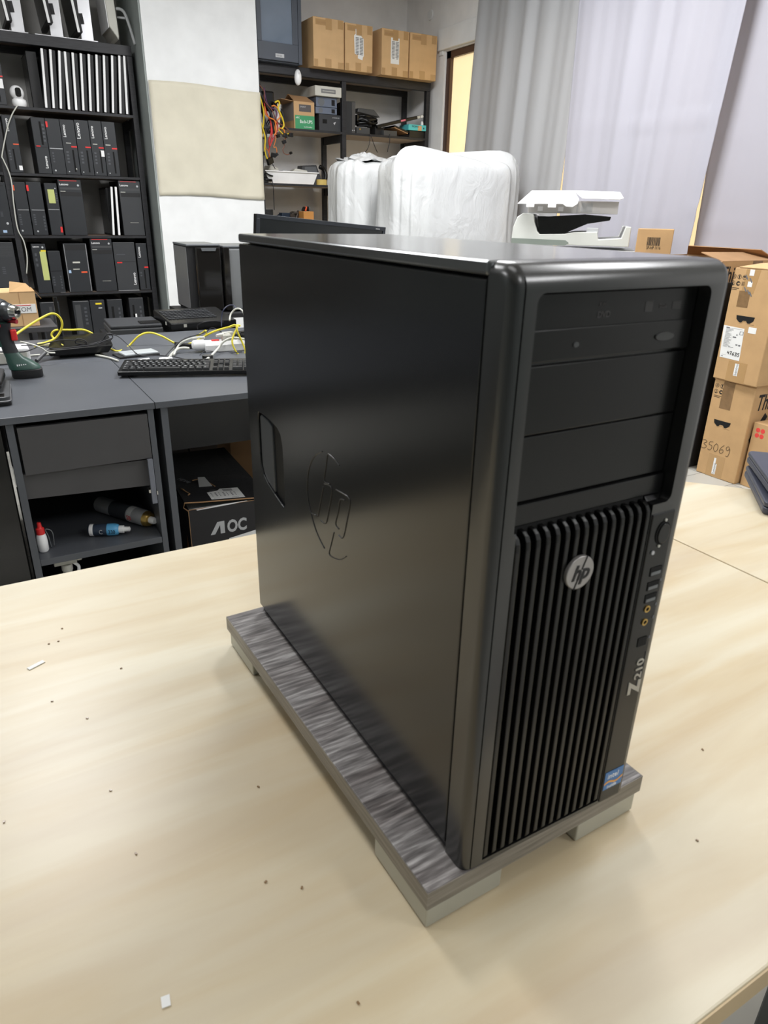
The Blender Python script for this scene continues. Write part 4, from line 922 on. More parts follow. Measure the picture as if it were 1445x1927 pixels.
Z0, Z1, Z2, Z3, Z4, Z5 = SZS
SF = lambda tab='tab': [('logo', .32, .68, .026), (tab, .58, .98, .505, .530), ('slot', .60, .72, .06, .46), ('ports', .18, .34, .22, .46, 4), ('btn', .2, .2, .06, .07, .004)]
# shelf 2 (just under the top beam)
unit('black small computer with a red band and a white label, left of the webcam', -4, 13, 190, 92, Z1, [('redline', 0, 1, .50, .525), ('label', .45, .92, .30, .47), ('slot', .25, .36, .05, .46), ('logo', .2, .7, .022)])
# shelf 3
unit('slim black computer standing alone under the webcam, with a torn white sticker', 19, 44, 318, 218, Z2, [('logo', .42, .72, .026), ('otab', .55, .98, .495, .515), ('slot', .42, .55, .06, .42), ('ports', .12, .26, .22, .42, 4), ('label', .72, .98, .05, .13)])
unit('slim black computer placed upside down, first of the row of six', 72.8, 98.4, 323, 222, Z2, [('slot', .55, .70, .52, .93), ('ports', .74, .90, .58, .92, 5), ('tab', .12, .42, .485, .505), ('logo', .78, .10, .026), ('seam', 0, 1, .478, .482)])
unit('slim black computer with a silver line across, second of the row of six', 98.6, 125.5, 324, 224, Z2, [('tab', .02, .16, .84, .94), ('line', .05, .98, .462, .474), ('ports', .18, .30, .22, .42, 4), ('btn', .25, .25, .07, .08, .006)], m=K_unit)
unit('slim black computer with a tiny yellow spot, third of the row of six', 125.7, 152.3, 326, 226, Z2, SF()+[('scuff', .70, .78, .10, .13), ('scuff', .25, .6, .575, .585)])
unit('slim black computer with a long maker name, fourth of the row of six', 152.6, 178.2, 327, 227, Z2, [('logo', .32, .66, .034)]+SF()[1:])
unit('slim black computer with a grey barcode label, fifth of the row of six', 178.5, 202.2, 329, 228, Z2, SF()+[('label', .70, .98, .36, .47), ('scuff', .15, .5, .57, .585)])
unit('slim black computer at the right end of the row of six', 202.5, 227, 330, 230, Z2, SF()+[('scuff', .12, .5, .57, .585)])
# shelf 4
unit('black tower with a blue sticker, left of the middle rack post on the fourth shelf', -20, 26.5, 440, 343, Z3, [('ports', .60, .70, .36, .46, 4), ('btn', .82, .82, .23, .24, .008), ('blue', .58, .74, .05, .10), ('seam', .1, .9, .93, .935)], depth=.34)
unit('slim black computer with orange red corner tab, hidden partly by the hanging white cable', 38.6, 63.2, 442, 343, Z3, [('otab', -.01, .14, .84, .94), ('line', .12, .98, .478, .490), ('ports', .14, .30, .20, .42, 5), ('btn', .22, .22, .09, .1, .006)])
unit('slim black computer with red corner tab, left of the one with the yellow note', 64.4, 92.2, 442.5, 343, Z3, [('tab', -.01, .14, .83, .94), ('line', .10, .98, .475, .487), ('ports', .16, .30, .20, .42, 5), ('btn', .30, .30, .08, .09, .006), ('ports', .80, .92, .10, .40, 5)])
unit('slim black computer with a pale yellow note stuck near its top', 97.5, 120.8, 443, 345, Z3, [('note', .20, .74, .62, .88), ('line', .05, .95, .495, .507), ('tab', .80, .97, .06, .17), ('btn', .84, .84, .90, .91, .004), ('ports', .82, .95, .66, .84, 4)])
TW = [('redline', .08, .82, .978, .986), ('hlogo', .05, .90, .020, 'Lenovo'), ('shine', .06, .96, .825, .865), ('btn', .86, .86, .905, .91, .007), ('scuff', .06, .28, .79, .80), ('bay', .06, .96, .71, .785)]
unit('wide black tower with a red top line, right of the computer with the note', 123.3, 166, 443, 339, Z3, TW, depth=.37)
unit('wide black tower with a red top line, at the right end of the fourth shelf', 234, 273.8, 443.5, 341, Z3, TW+[('scuff', .35, .75, .24, .245)], depth=.37, m=K_unit2)
# shelf 5
unit('large black tower with a ribbed top grille, left of the middle rack post', -24, 40.5, 550, 456, Z4, [('grille', .05, .95, .72, .93), ('ports', .56, .66, .40, .55, 4), ('btn', .72, .72, .22, .23, .009), ('blue', .46, .56, .04, .09)], m=K_unit2, depth=.38)
unit('black tower with a long yellow paper note and a power ring', 73, 99.8, 551, 459, Z4, [('hlogo', .10, .93, .014, 'Lenovo'), ('yel', .62, .98, .845, .875), ('note', .52, .96, .27, .845), ('ports', .16, .30, .55, .86, 3), ('btn', .78, .78, .93, .94, .007)], depth=.33)
unit('lower black computer between the long yellow note and the silver edged tower', 101, 124.5, 551, 472, Z4, [('seam', .02, .98, .52, .53), ('ports', .12, .28, .18, .42, 4), ('ports', .72, .84, .10, .44, 5), ('line', .55, .98, .008, .016)])
t = unit('black tower with two silver vertical edges on the fifth shelf', 132, 175, 549.5, 458, Z4, [('line', 0, .03, .02, .98), ('line', .95, .98, .02, .98), ('bay', .04, .94, .86, .97), ('blue', .07, .18, .40, .46), ('otab', .62, .88, .40, .43), ('scuff', .30, .62, .60, .63), ('scuff', .28, .56, .47, .485)], depth=.38)
unit('wide black tower with a red top line on the fifth shelf', 182, 222, 549.5, 449, Z4, TW+[('scuff', .35, .75, .20, .205)], depth=.37)
unit('wide dark tower with a red tab at mid height on the fifth shelf', 223, 263, 549, 456, Z4, [('tab', .10, .34, .575, .600), ('seam', 0, 1, .60, .604), ('logo', .90, .12, .030), ('ports', .12, .52, .745, .775, 1), ('shine', .05, .92, .90, .905), ('line', 0, 1, 0, .012)], m=K_unit2, depth=.36)
unit('slim black computer at the right end of the fifth shelf', 265, 284.6, 548, 458, Z4, [('logo', .36, .70, .026), ('tab', .60, .98, .48, .51), ('slot', .50, .64, .04, .44), ('ports', .14, .30, .30, .42, 2)])
# bottom shelf
LT = 'on the lowest shelf'
for (u0, u1, vb, vt, lab, ft) in [(88, 124, 652, 568, 'black tower with a silver top edge and bright drive slot, alone '+LT, [('line', .1, .95, .985, .995), ('shine', .45, .60, .62, .9), ('ports', .7, .8, .5, .9, 5)]),
        (148, 179, 648, 566, 'black tower with silver top edge, beside the yellow tagged one, '+LT, [('line', .05, .95, .985, .995), ('shine', .12, .45, .3, .92), ('ports', .65, .8, .5, .9, 5)]),
        (179.5, 207, 646, 564, 'black tower with a yellow tag near its top, '+LT, [('yel', .38, .80, .90, .935), ('label', .55, .80, .82, .835), ('ports', .55, .7, .86, .88, 1)]),
        (211, 239, 642, 563, 'black small computer with a white barcode label and red foot line, '+LT, [('slot', .24, .40, .3, .85), ('label', .22, .46, .44, .60), ('ports', .7, .82, .5, .86, 4), ('redline', .2, .6, .40, .415)]),
        (251, 278, 640, 560, 'black small computer with a white barcode label, rightmost '+LT, [('slot', .2, .34, .3, .85), ('label', .22, .46, .50, .66), ('ports', .7, .82, .5, .86, 4), ('redline', .3, .7, .43, .445)])]:
    y = YF; zb = Z5
    unit(lab, u0, u1, vb, vt, zb, ft, depth=.33)
# carton at the left of the low shelf
ct = thing('cardboard_box', 'tan carton with open flap and printed label, behind the drill', 'box', (-.115, 3.42, .735))
bx('carton', (-.17, 0, 0), (.125, .20, .155), M_card2, ct, .002)
b = MB(); b.add([(.02, 0, .155), (.125, 0, .155), (.095, .02, .190), (.03, .02, .200)], [(0, 1, 2, 3)]); b.add([(.125, 0, .156), (.125, .20, .156), (.150, .18, .12), (.150, .02, .12)], [(0, 1, 2, 3)]); b.build('flap', M_card, ct, solid=.003)
bx('tape_seam', (.055, -.001, 0), (.058, 0, .155), M_cardi, ct)
lb = bx('printed_label', (-.05, -.0015, .060), (.120, 0, .100), M_paper, ct); text('label_lettering', 'E ИLCOM', .028, M_inkg, ct, (-.02, -.0018, .068), FRONT); bx('label_line', (-.03, -.0022, .094), (.10, -.0015, .0965), M_inkr, ct)
ts_ = thing('side_table', 'narrow dark side table behind the rear desk, under the tan carton', 'table', (-.12, 3.38, 0))
bx('table_top', (-.25, 0, .71), (.20, .30, .734), M_deskd, ts_, .002)
for x in (-.24, .17):
    for y in (.01, .26): bx('leg', (x, y, 0), (x+.03, y+.03, .7095), M_deskd, ts_)

# webcam
wp_ = AY(33, 180, 5.64)
wc = thing('security_camera', 'white round headed security camera with black lens on the second shelf', 'camera', (wp_.x+.004, 5.64, Z1+.0005))
b = MB(); b.lathe([(.001, 0), (.038, .001), (.044, .012), (.046, .028), (.042, .042), (.030, .050), (.001, .051)], n=30); b.build('camera_base', M_white, wc, smooth=True)
hd_ = Vector((-.006, 0, .083)); b = MB()
b.lathe([(.044*math.sin(R(a)), -.044*math.cos(R(a))) for a in range(2, 179, 8)], p=hd_, n=30); b.build('camera_head', M_white, wc, smooth='all')
dirc = Vector((.12, -1, -.02)).normalized(); b = MB(); T_ = Matrix.Translation(hd_+dirc*.0405) @ dirc.to_track_quat('Z', 'Y').to_matrix().to_4x4()
b.prism(rrect(-.018, -.027, .018, .027, .014), .004, T=T_); b.build('lens_plate', K_gloss, wc); b = MB(); b.cyl(hd_+dirc*.044, hd_+dirc*.0465, .007, n=16); b.build('lens', K_void, wc)
cable('long white cable hanging from the camera down the left rack post', [Y_(33, 198, 5.59), Y_(28, 206, 5.585), Y_(22, 217, 5.59), Y_(14, 240, 5.59), Y_(4, 290, 5.59), Y_(6, 300, 5.585), Y_(16, 322, 5.585), Y_(22, 345, 5.585), Y_(26, 385, 5.585), Y_(33, 430, 5.585), Y_(45, 455, 5.585), Y_(51, 485, 5.585), Y_(50, 515, 5.585)], .0042, M_wire_w)
# thin monitors shelved on edge: white front edges
def slab(label, ub, ut, vt, vb, z, wd, dark, group):
    p0_ = AY(ub, vb, 5.603); p1_ = AY(ut, vt, 5.603); hh = p1_.z-z; tilt = math.atan2(p1_.x-p0_.x, hh)
    t = thing('flat_monitor', label, 'monitor', (p0_.x, 5.603, z+.0008+.03*abs(math.sin(tilt))), group=group, rot=(0, tilt, 0))
    L_ = hh/math.cos(tilt)-.006-.03*abs(math.sin(tilt))
    bx('white_edge', (-.0075, 0, .002), (.0075, .006, L_), M_white, t, .002)
    bx('casing', (-.0085, .0065, 0), (.0085+dark, .36, L_), K_mat, t, .002)
    bx('screen', (-.0100, .02, .01), (-.0086, .35, L_-.01), M_lcd, t)
    return t
tops = [(78, 90), (94.5, 92), (111.5, 94.5), (122, 96), (136.5, 98), (152, 99.5), (167, 101), (181.5, 102), (195.5, 103), (211, 103.5), (224.5, 104), (233.5, 104.5)]
bots = [(87, 200), (101, 202), (114.5, 203), (130, 205), (143.5, 206), (157, 207), (170.5, 207.5), (184.5, 208), (198, 208.5), (212.5, 209), (226.5, 209.5), (239, 210)]
ordw = ['first', 'second', 'third', 'fourth', 'fifth', 'sixth', 'seventh', 'eighth', 'ninth', 'tenth', 'eleventh', 'twelfth']
for k in range(12):
    lab = 'white edged flat monitor on the second shelf, %s from the left of twelve' % ordw[k]
    if k == 0: lab = 'white edged flat monitor leaning at the left end of the twelve on the second shelf'
    if k == 11: lab = 'white edged flat monitor at the right end of the twelve, beside the rack post'
    gap = .034
    if k < 11: gap = AY(bots[k+1][0], 205, 5.6).x-AY(bots[k][0], 205, 5.6).x
    slab(lab, bots[k][0], tops[k][0], tops[k][1]-1, bots[k][1], Z1, 0, min(.022, gap-.024), 'white edged monitors shelved on edge')
bo = thing('flat_monitor', 'black monitor facing left, at the left end of the white edged monitors', 'monitor', (AY(60, 200, 5.7).x+.03, 5.70, Z1+.0008))
bx('casing', (-.02, -.02, 0), (.045, .30, .34), K_mat, bo, .002); bx('screen', (-.021, .01, .01), (-.0201, .29, .33), M_lcd, bo)
slab('white edged flat monitor on the fourth shelf, left of the pair beside the wide tower', 214.3, 209.7, 350, 443, Z3, .015, 0, 'white edged pair on the fourth shelf')
slab('white edged flat monitor on the fourth shelf, right of the pair beside the wide tower', 224.8, 217.5, 350, 443, Z3, .006, 0, 'white edged pair on the fourth shelf')
bo = thing('flat_monitor', 'black screened monitor facing left in the gap of the fourth shelf', 'monitor', (AY(176, 440, 5.75).x+.02, 5.70, Z3+.0008))
bx('casing', (.10, 0, 0), (.13, .30, .33), K_mat, bo, .002); bx('screen', (.098, .01, .02), (.0998, .29, .32), M_lcd, bo)
# top shelf: all-in-one screens on aluminium stands, turned to face left
for k, (ue, ve, us, lab) in enumerate([(15, 40, 35, 'leftmost'), (92, 44, 109, 'middle'), (148, 62, 167, 'right hand')]):
    pe = AY(ue, ve, 5.64); xs_ = AY(us, 60+k*8, 5.64).x
    t = thing('desktop_screen', 'white edged screen on an aluminium stand, %s of three on the left rack' % lab, 'monitor', (xs_, 5.64, Z0+.0008), group='screens on aluminium stands')
    ex = pe.x-xs_
    bx('stand_plate', (-.035, .06, .006), (-.028+.072, .066, .36), M_silver, t, .001)
    b = MB(); b.box((-.145, -.03, 0), (.055, .17, .0055)); b.build('stand_base', M_silver, t, .001)
    zb_ = pe.z-Z0
    T_ = Matrix.Translation((ex, 0, zb_)) @ Matrix.Rotation(R(-6), 4, 'Y')
    b = MB(); b.box((-.008, -.02, 0), (.008, -.014, .46), T=T_); b.build('white_edge', M_white, t, .002)
    b = MB(); b.box((-.009, -.0138, 0), (.026, .36, .46), T=T_); b.build('casing', K_mat, t, .003)
    b = MB(); b.box((-.0105, 0, .02), (-.0091, .35, .45), T=T_); b.build('screen', M_lcd, t)
    b = MB(); b.box((.026, .05, .06), (.06-ex*0, .10, .12), T=T_); b.build('hinge', K_mat, t)
t = thing('white_display', 'white cased display with a bent tube stand on top of the left rack', 'monitor', (AY(212, 70, 5.64).x, 5.64, Z0+.0008))
T_ = Matrix.Rotation(R(-3), 4, 'Y')
pr = [(-.010, .11), (.030, .05), (.040, .03), (.048, .05), (.050, .16), (.050, .52), (-.010, .52)]
b = MB(); b.prism([(x, z) for x, z in pr], .30, T=T_@Matrix(((1, 0, 0, 0), (0, 0, -1, .30), (0, 1, 0, 0), (0, 0, 0, 1)))); b.build('display_back', M_cream, t, .006)
b = MB(); b.box((-.014, .005, .10), (-.0105, .295, .51), T=T_); b.build('display_front', M_white, t)
b = MB(); b.tube([(.05, .02, .22), (.075, .0, .215), (.095, -.02, .19), (.115, -.03, .12), (.14, -.035, .012)], .010, 12); b.tube([(.05, .02, .17), (.095, -.015, .165)], .007, 10); b.build('tube_stand', M_grey, t, smooth='all')
# ============================================================ BACK RIGHT RACK CONTENTS
def ybox(name, label, cat, u0, u1, v, z, vt, y, depth, m, bev=.002, group=None, part='case'):
    x0 = AY(u0, v, y).x; x1 = AY(u1, v, y).x; h = AY((u0+u1)/2, vt, y).z-z
    t = thing(name, label, cat, ((x0+x1)/2, y, z+.0008), group=group); hw = (x1-x0)/2
    bx(part, (-hw, 0, 0), (hw, depth, h), m, t, bev); return t, hw, h
# big dark cabinet with a window
t = thing('server_cabinet', 'dark blue grey wall cabinet with a glass door, on top of the back rack', 'cabinet', (AY(527, 118, 5.52).x, 5.52, Z0+.001))
hw = (AY(567, 122, 5.52).x-AY(482, 116, 5.52).x)/2
M_cab = mat('blue_grey_cabinet', (.065, .075, .095), .4)
bx('cabinet_body', (-hw, .022, 0), (hw, .42, .78), M_cab, t, .004)
b = MB(); b.box((-hw+.01, 0, .01), (hw-.03, .020, .125)); b.box((-hw+.01, 0, .125), (-hw+.045, .020, .77)); b.box((hw-.075, 0, .125), (hw-.03, .020, .77)); b.build('door_frame', M_cab, t, .002)
bx('glass_pane', (-hw+.045, .010, .125), (hw-.075, .014, .77), mat('cabinet_glass', (.16, .20, .26), .05, spec=.9, coat=.6), t)
bx('edge_profile', (hw-.028, -.002, .0), (hw, .0215, .78), M_cab, t, .002)
lb = bx('maker_label', (-.035, -.0015, .03), (.035, 0, .055), M_grey, t, .001); text('label_lettering', 'SERVER', .014, M_inkg, t, (-.028, -.0018, .037), FRONT)
b = MB(); b.add([(.03, .0165, .14), (.07, .0165, .145), (.065, .0165, .16), (.10, .0165, .15)], [(0, 1, 2)]); b.box((-.015, .016, .126), (.02, .018, .145)); b.build('inner_fitting', M_grey, t)
# four cartons
def carton(label, uL, uR, vb, vt, y, depth, z, yaw=0, lab=None, grp='brown cartons on top of the back rack'):
    x0 = AY(uL, vb, y).x; x1 = AY(uR, vb, y).x; h = AY((uL+uR)/2, vt, y).z-z
    t = thing('cardboard_box', label, 'box', (x0, y, z+.001), yaw, group=grp); w_ = x1-x0-.003
    bx('carton', (0, 0, 0), (w_, depth, h), M_card2, t, .003)
    bx('tape_strip', (.02, -.0008, h-.05), (w_*.60, 0, h-.012), M_tape2, t); bx('tape_strip', (w_*.40, -.0012, h-.075), (w_*.60, -.0004, h-.003), M_tape2, t); bx('tape_strip', (w_*.80, -.0008, h-.06), (w_*.97, 0, h-.003), M_tape2, t)
    bx('tape_strip', (w_*.38, -.0008, .003), (w_*.58, 0, .06), M_tape2, t); bx('tape_strip', (.005, -.0008, .003), (w_*.14, 0, .05), M_tape2, t); bx('tape_strip', (w_*.8, -.0008, .003), (w_-.003, 0, .045), M_tape2, t)
    text('tape_print', 'REUSED', .022, M_cardi, t, (.03, -.0015, h-.042), FRONT)
    return t, w_, h
def listlabel(t, x0, x1, z0_, z1_, torn=False):
    pts = [(x0, z0_), (x1, z0_), (x1, z1_), (x0, z1_)]
    if torn: pts = [(x0, z0_+.03), (x0+.018, z0_+.02), (x0+.03, z0_+.035), (x0+.028, z0_), (x1-.01, z0_-.01), (x1-.006, z0_+.01), (x1+.002, z0_+.02), (x1, z1_-.05), (x1-.02, z1_-.035), (x1-.022, z1_+.02), (x0+.005, z1_+.01), (x0+.01, z1_-.02), (x0-.006, z1_-.035)]
    b = MB(); b.prism(pts, .0008, T=to_xz(-.0002)); lb = b.build('list_label', M_paper, t)
    b = MB(); xm = (x0+x1)/2
    for k in range(12):
        z = z1_-.025-(z1_-z0_-.065)*k/12
        if torn: z -= .02
        b.box((x0+.008, -.0015, z-.005), (xm-.004, -.0009, z)); b.box((xm+.004, -.0015, z-.005), (x1-.006, -.0009, z))
    b.box((x0+.015, -.0015, z0_+.035), (x0+.035, -.0009, z0_+.040)); b.box((xm+.012, -.0015, z0_+.035), (x1-.01, -.0009, z0_+.040)); b.build('label_print', M_inkg, lb)
t1, w1, h1 = carton('leftmost brown carton on the back rack, plain front, next to the glass door cabinet', 590.5, 648, 131, 35, 5.50, .45, Z0)
t2, w2, h2 = carton('brown carton with a torn white list label, second from the left on the back rack', 649.5, 701, 139, 46, 5.50, .45, Z0); listlabel(t2, .085, .165, .09, .275, True)
t3, w3, h3 = carton('brown carton with an intact white list label, third on the back rack', 717.5, 768, 148, 56, 5.50, .45, Z0); listlabel(t3, .085, .165, .085, .265)
t4, w4, h4 = carton('rightmost brown carton on the back rack, flap sticking up, by the room corner', 769.5, 820, 155, 64, 5.50, .45, Z0)
b = MB(); b.add([(.03, .10, 0), (w4-.05, .02, .0), (w4-.06, .14, .03), (.03, .30, .0)], [(0, 1, 2, 3)]); o = b.build('flap', M_card, t4, solid=.003); o.location = (0, 0, h4+.002)
# white mouse-shaped device hanging under the beam
p = AY(560, 147, 5.585)
mm = thing('computer_mouse', 'white computer mouse hanging on the front beam of the back rack', 'mouse', (p.x, 5.590, p.z))
b = MB(); n = 28
def mring(s_, y): return [(.028*s_*math.cos(2*PI*k/n), y, .055*s_*math.sin(2*PI*k/n)*(1+.08*math.sin(2*PI*k/n))) for k in range(n)]
b.loft([mring(.80, 0), mring(1, -.006), mring(.99, -.016), mring(.86, -.026), mring(.55, -.033), mring(.15, -.036)]); b.build('mouse_shell', M_white, mm, smooth=True)
bx('scroll_wheel', (-.003, -.0352, .022), (.003, -.028, .036), M_grey, mm, .001)

# bundle of power-supply leads hanging from the beam
rn = random.Random(12); wires = []
def harness(label, m, name, pts, r=.0042): cable(label, pts, r, m, name, 'cable', 'power leads hanging on the back rack')
paths = [
 (M_wire_k, 'thick black lead at the top of the hanging lead bundle', [(487, 158), (490, 175), (500, 195), (510, 215), (514, 232), (516, 250)], .012, 5.60),
 (M_wire_k, 'black lead hanging close to the pillar in the lead bundle', [(486, 185), (492, 200), (497, 225), (500, 250), (498, 262)], .012, 5.61),
 (mat('brown_wire', (.20, .07, .04), .4), 'brown lead curving from the top of the bundle past the carton', [(488, 160), (497, 172), (498, 190), (512, 208), (521, 228), (535, 238), (545, 248), (547, 256)], .0042, 5.585),
 (M_wy, 'yellow lead at the left edge of the hanging bundle', [(485, 168), (491, 188), (496, 210), (496, 228), (495, 240)], .006, 5.58),
 (M_wy, 'long bright yellow lead hanging down to the white bin', [(489, 226), (494, 240), (499, 260), (498, 280), (501, 295), (508, 305)], .0065, 5.57),
 (M_wy, 'yellow lead looping beside the pillar, lower left of the bundle', [(486, 208), (490, 225), (488, 245), (489, 262), (493, 255), (491, 240)], .006, 5.59),
 (M_wo, 'orange lead sweeping across the middle of the bundle', [(498, 200), (500, 215), (508, 222), (516, 226), (519, 236), (519, 248), (516, 255)], .0055, 5.575),
 (M_wo, 'orange lead hooping over the dark part of the bundle', [(511, 200), (517, 199), (524, 207), (527, 220), (520, 228), (517, 240), (519, 250)], .005, 5.59),
 (M_wy, 'yellow lead forming a knot beside the green and brown carton', [(517, 193), (523, 190), (526, 195), (523, 203), (528, 215), (532, 225), (534, 236), (530, 243)], .0065, 5.585),
 (M_wr, 'red lead hanging in a slim loop at the bottom of the bundle', [(510, 232), (510, 250), (506, 265), (508, 275), (511, 262), (512, 245), (509, 232)], .0055, 5.58),
 (M_wr, 'dark red lead ending above the white bin', [(519, 226), (523, 240), (519, 252), (509, 272), (506, 285), (507, 300)], .0045, 5.59),
 (M_wo, 'thin orange lead with a forked end low in the bundle', [(520, 252), (518, 265), (515, 277), (519, 277), (521, 285), (519, 292)], .0032, 5.58),
 (M_wo, 'orange lead curling to a black plug under the shelf', [(525, 241), (533, 243), (536, 252), (537, 262)], .005, 5.59),
 (M_wy, 'yellow lead reaching right to a black plug under the shelf', [(524, 243), (532, 252), (539, 253), (545, 250)], .0042, 5.58),
 (mat('brown_wire', (.2, .07, .04), .4), 'thin brown lead ending in a hook, right of the bundle', [(533, 262), (535, 275), (532, 280), (534, 288), (541, 291), (547, 288)], .003, 5.58),
 (M_wo, 'short orange lead at the lower left of the bundle', [(498, 272), (501, 280), (505, 285), (508, 298)], .0035, 5.58),
 (M_wire_k, 'thick black lead looping in the heart of the bundle', [(500, 190), (508, 205), (509, 222), (502, 236), (506, 248), (515, 244)], .011, 5.615),
 (M_wire_k, 'thick black lead behind the cream strip, right part of the bundle', [(514, 190), (522, 200), (531, 212), (533, 228), (529, 240)], .011, 5.62),
 (mat('violet_wire', (.10, .03, .10), .4), 'violet lead along the black core of the bundle', [(497, 165), (499, 182), (505, 200), (517, 206), (521, 215), (516, 228)], .006, 5.595),
 (M_wr, 'dark red lead crossing behind the orange one', [(496, 180), (498, 200), (504, 218), (510, 232), (509, 246)], .005, 5.60),
 (M_wire_k, 'thin black lead slanting down into the white bin', [(508, 300), (512, 308), (518, 318)], .003, 5.60)]
for m_, lab, pp, r_, y_ in paths: harness(lab, m_, 'power_lead', [AY(u, v, y_) for u, v in pp], r_)
for k, (u, v, sz, lab) in enumerate([(495, 289, .017, 'left'), (514.5, 292, .020, 'forked end'), (520, 291, .014, 'orange fork'), (523, 256, .014, 'under the shelf'), (536.5, 255, .018, 'beside the yellow lead'), (547, 254, .018, 'right'), (534.5, 267, .016, 'grey round'), (508, 303, .030, 'lowest'), (547, 288, .010, 'hooked brown lead')]):
    p = AY(u, v, 5.575); o = MB().box((-sz, -.012, -sz*.8), (sz, .012, sz*.8)).build('connector', K_plas, None, .003); o.location = p; o.rotation_euler = (0, rn.uniform(-.6, .6), rn.uniform(-.5, .5))
    tag(o, 'black power lead connector hanging in the bundle, the %s one' % lab if k not in (2, 6, 8) else 'black power lead connector hanging on the %s' % lab, 'connector', 'connectors of the power leads')
o = MB().box((-.012, -.004, -.10), (.016, .004, .10)).build('label_strip', M_cream); o.location = AY(523, 222, 5.60); o.rotation_euler = (0, .1, 0); tag(o, 'cream label strip tied in the hanging lead bundle', 'label')
o = MB().box((-.05, -.01, -.07), (.05, .04, .07)).build('lead_reel', K_plas, None, .015); o.location = AY(505, 190, 5.66); tag(o, 'black bundled plug block inside the hanging power leads', 'plug block')

# green and brown carton (open)
ub = thing('cardboard_box', 'open carton with a green printed front, on the shelf below the beam', 'box', (AY(554, 243, 5.62).x, 5.62, Z1+.001))
uw = AY(592, 243, 5.62).x-ub.location.x; uh = AY(572, 192, 5.62).z-Z1
M_ub = mat('ups_box_card', (.54, .34, .17), .75)
b = MB()
for a, c in (((0, 0, 0), (uw, .004, uh)), ((0, .246, 0), (uw, .25, uh)), ((0, .004, 0), (.004, .246, uh)), ((uw-.004, .004, 0), (uw, .246, uh)), ((.004, .004, 0), (uw-.004, .246, .004))): b.box(a, c)
b.build('carton', M_ub, ub)
bx('side_print', (-.001, .01, .06), (0, .24, uh-.005), mat('grey_brown_print', (.26, .23, .21), .7), ub)
gp = bx('green_print', (.008, -.001, 0), (uw, 0, uh*.50), mat('green_print', (.05, .30, .13), .6), ub)
text('box_lettering', 'Back-UPS', .034, M_white, ub, (.048, -.0014, uh*.22), FRONT, sx=.85); text('box_lettering', 'APC', .018, M_white, ub, (.014, -.0014, uh*.38), FRONT); text('box_lettering', 'by Schneider', .014, M_white, ub, (.085, -.0014, .012), FRONT)
bx('dark_label', (.045, -.001, uh*.64), (uw-.03, 0, uh*.90), mat('label_dark_grey', (.09, .08, .08), .5), ub)
text('box_lettering', 'SMART', .016, M_grey, ub, (.055, -.0014, uh*.79), FRONT)
b = MB(); b.add([(0, 0, uh), (uw, 0, uh), (uw*.85, .10, uh+.05), (.01, .12, uh+.055)], [(0, 1, 2, 3)]); b.add([(0, .25, uh), (uw, .25, uh), (uw, .14, uh+.045), (0, .12, uh+.06)], [(0, 1, 2, 3)]); b.add([(0, .0, uh), (0, .25, uh), (-.10, .24, uh+.005), (-.10, .02, uh+.01)], [(0, 1, 2, 3)]); b.build('flap', M_cardi, ub, solid=.003)
# instrument stack
t, hw, h = ybox('network_switch', 'lowest black network box of the stack, with small front grille', 'electronics', 601, 641, 246, Z1, 216, 5.63, .30, K_unit2)
bx('front_slot', (-hw+.03, -.001, h*.45), (-hw+.07, 0, h*.7), K_void, t); b = MB()
for k in range(6): b.box((hw*.25+k*.011, -.001, h*.8), (hw*.25+k*.011+.005, 0, h*.86))
b.add([(hw*.3, -.001, h*.52), (hw*.55, -.001, h*.60), (hw*.42, -.001, h*.40)], [(0, 1, 2)]); b.build('front_marking', M_grey, t)
z_ = Z1+h+.0025
M_bsil = mat('blue_silver_metal', (.17, .20, .26), .3, .4)
t, hw, h = ybox('power_supply', 'lower of the two blue grey power supplies in the stack', 'power supply', 594, 634, 214, z_, 202.5, 5.635, .22, M_bsil)
b = MB(); b.cyl((-hw+.045, -.001, h/2), (-hw+.045, 0, h/2), h*.40, n=24); b.build('fan_grille', M_steel, t); bx('socket', (hw-.05, -.001, h*.2), (hw-.02, 0, h*.8), K_plas, t)
z_ += h+.0025
t, hw, h = ybox('power_supply', 'upper of the two blue grey power supplies in the stack', 'power supply', 595, 634, 202, z_, 183.5, 5.635, .22, M_bsil)
b = MB(); b.cyl((-hw+.045, -.001, h/2), (-hw+.045, 0, h/2), h*.42, n=24); b.build('fan_grille', M_steel, t); bx('socket', (hw-.05, -.001, h*.2), (hw-.02, 0, h*.8), K_plas, t)
z_ += h+.0025
t, hw, h = ybox('measuring_instrument', 'ivory instrument case with a dark slot, on top of the stack', 'instrument', 593, 642.5, 175, z_, 163, 5.60, .30, M_cream)
bx('display_slot', (-hw*.55, -.001, h*.30), (hw*.55, 0, h*.72), mat('slot_grey', (.20, .20, .20), .5), t); bx('slot_line', (-hw*.45, -.0016, h*.48), (hw*.45, -.001, h*.54), M_cream, t)
# leaning black case right of the post
p0_ = AY(660, 249, 5.64)
t = thing('computer_case', 'black computer case with a dark front, right of the middle post', 'computer', (p0_.x-.04, 5.66, Z1+.001), R(-12))
bx('case', (-.03, 0, 0), (.085, .28, .235), K_mat, t, .003); bx('front_strip', (.055, -.003, 0), (.085, 0, .23), mat('dark_brown_front', (.05, .045, .04), .5), t); 
b = MB(); b.cyl((.062, -.004, .022), (.062, -.0025, .022), .004, n=10); b.cyl((.076, -.004, .022), (.076, -.0025, .022), .004, n=10); b.build('front_sockets', M_grey, t)
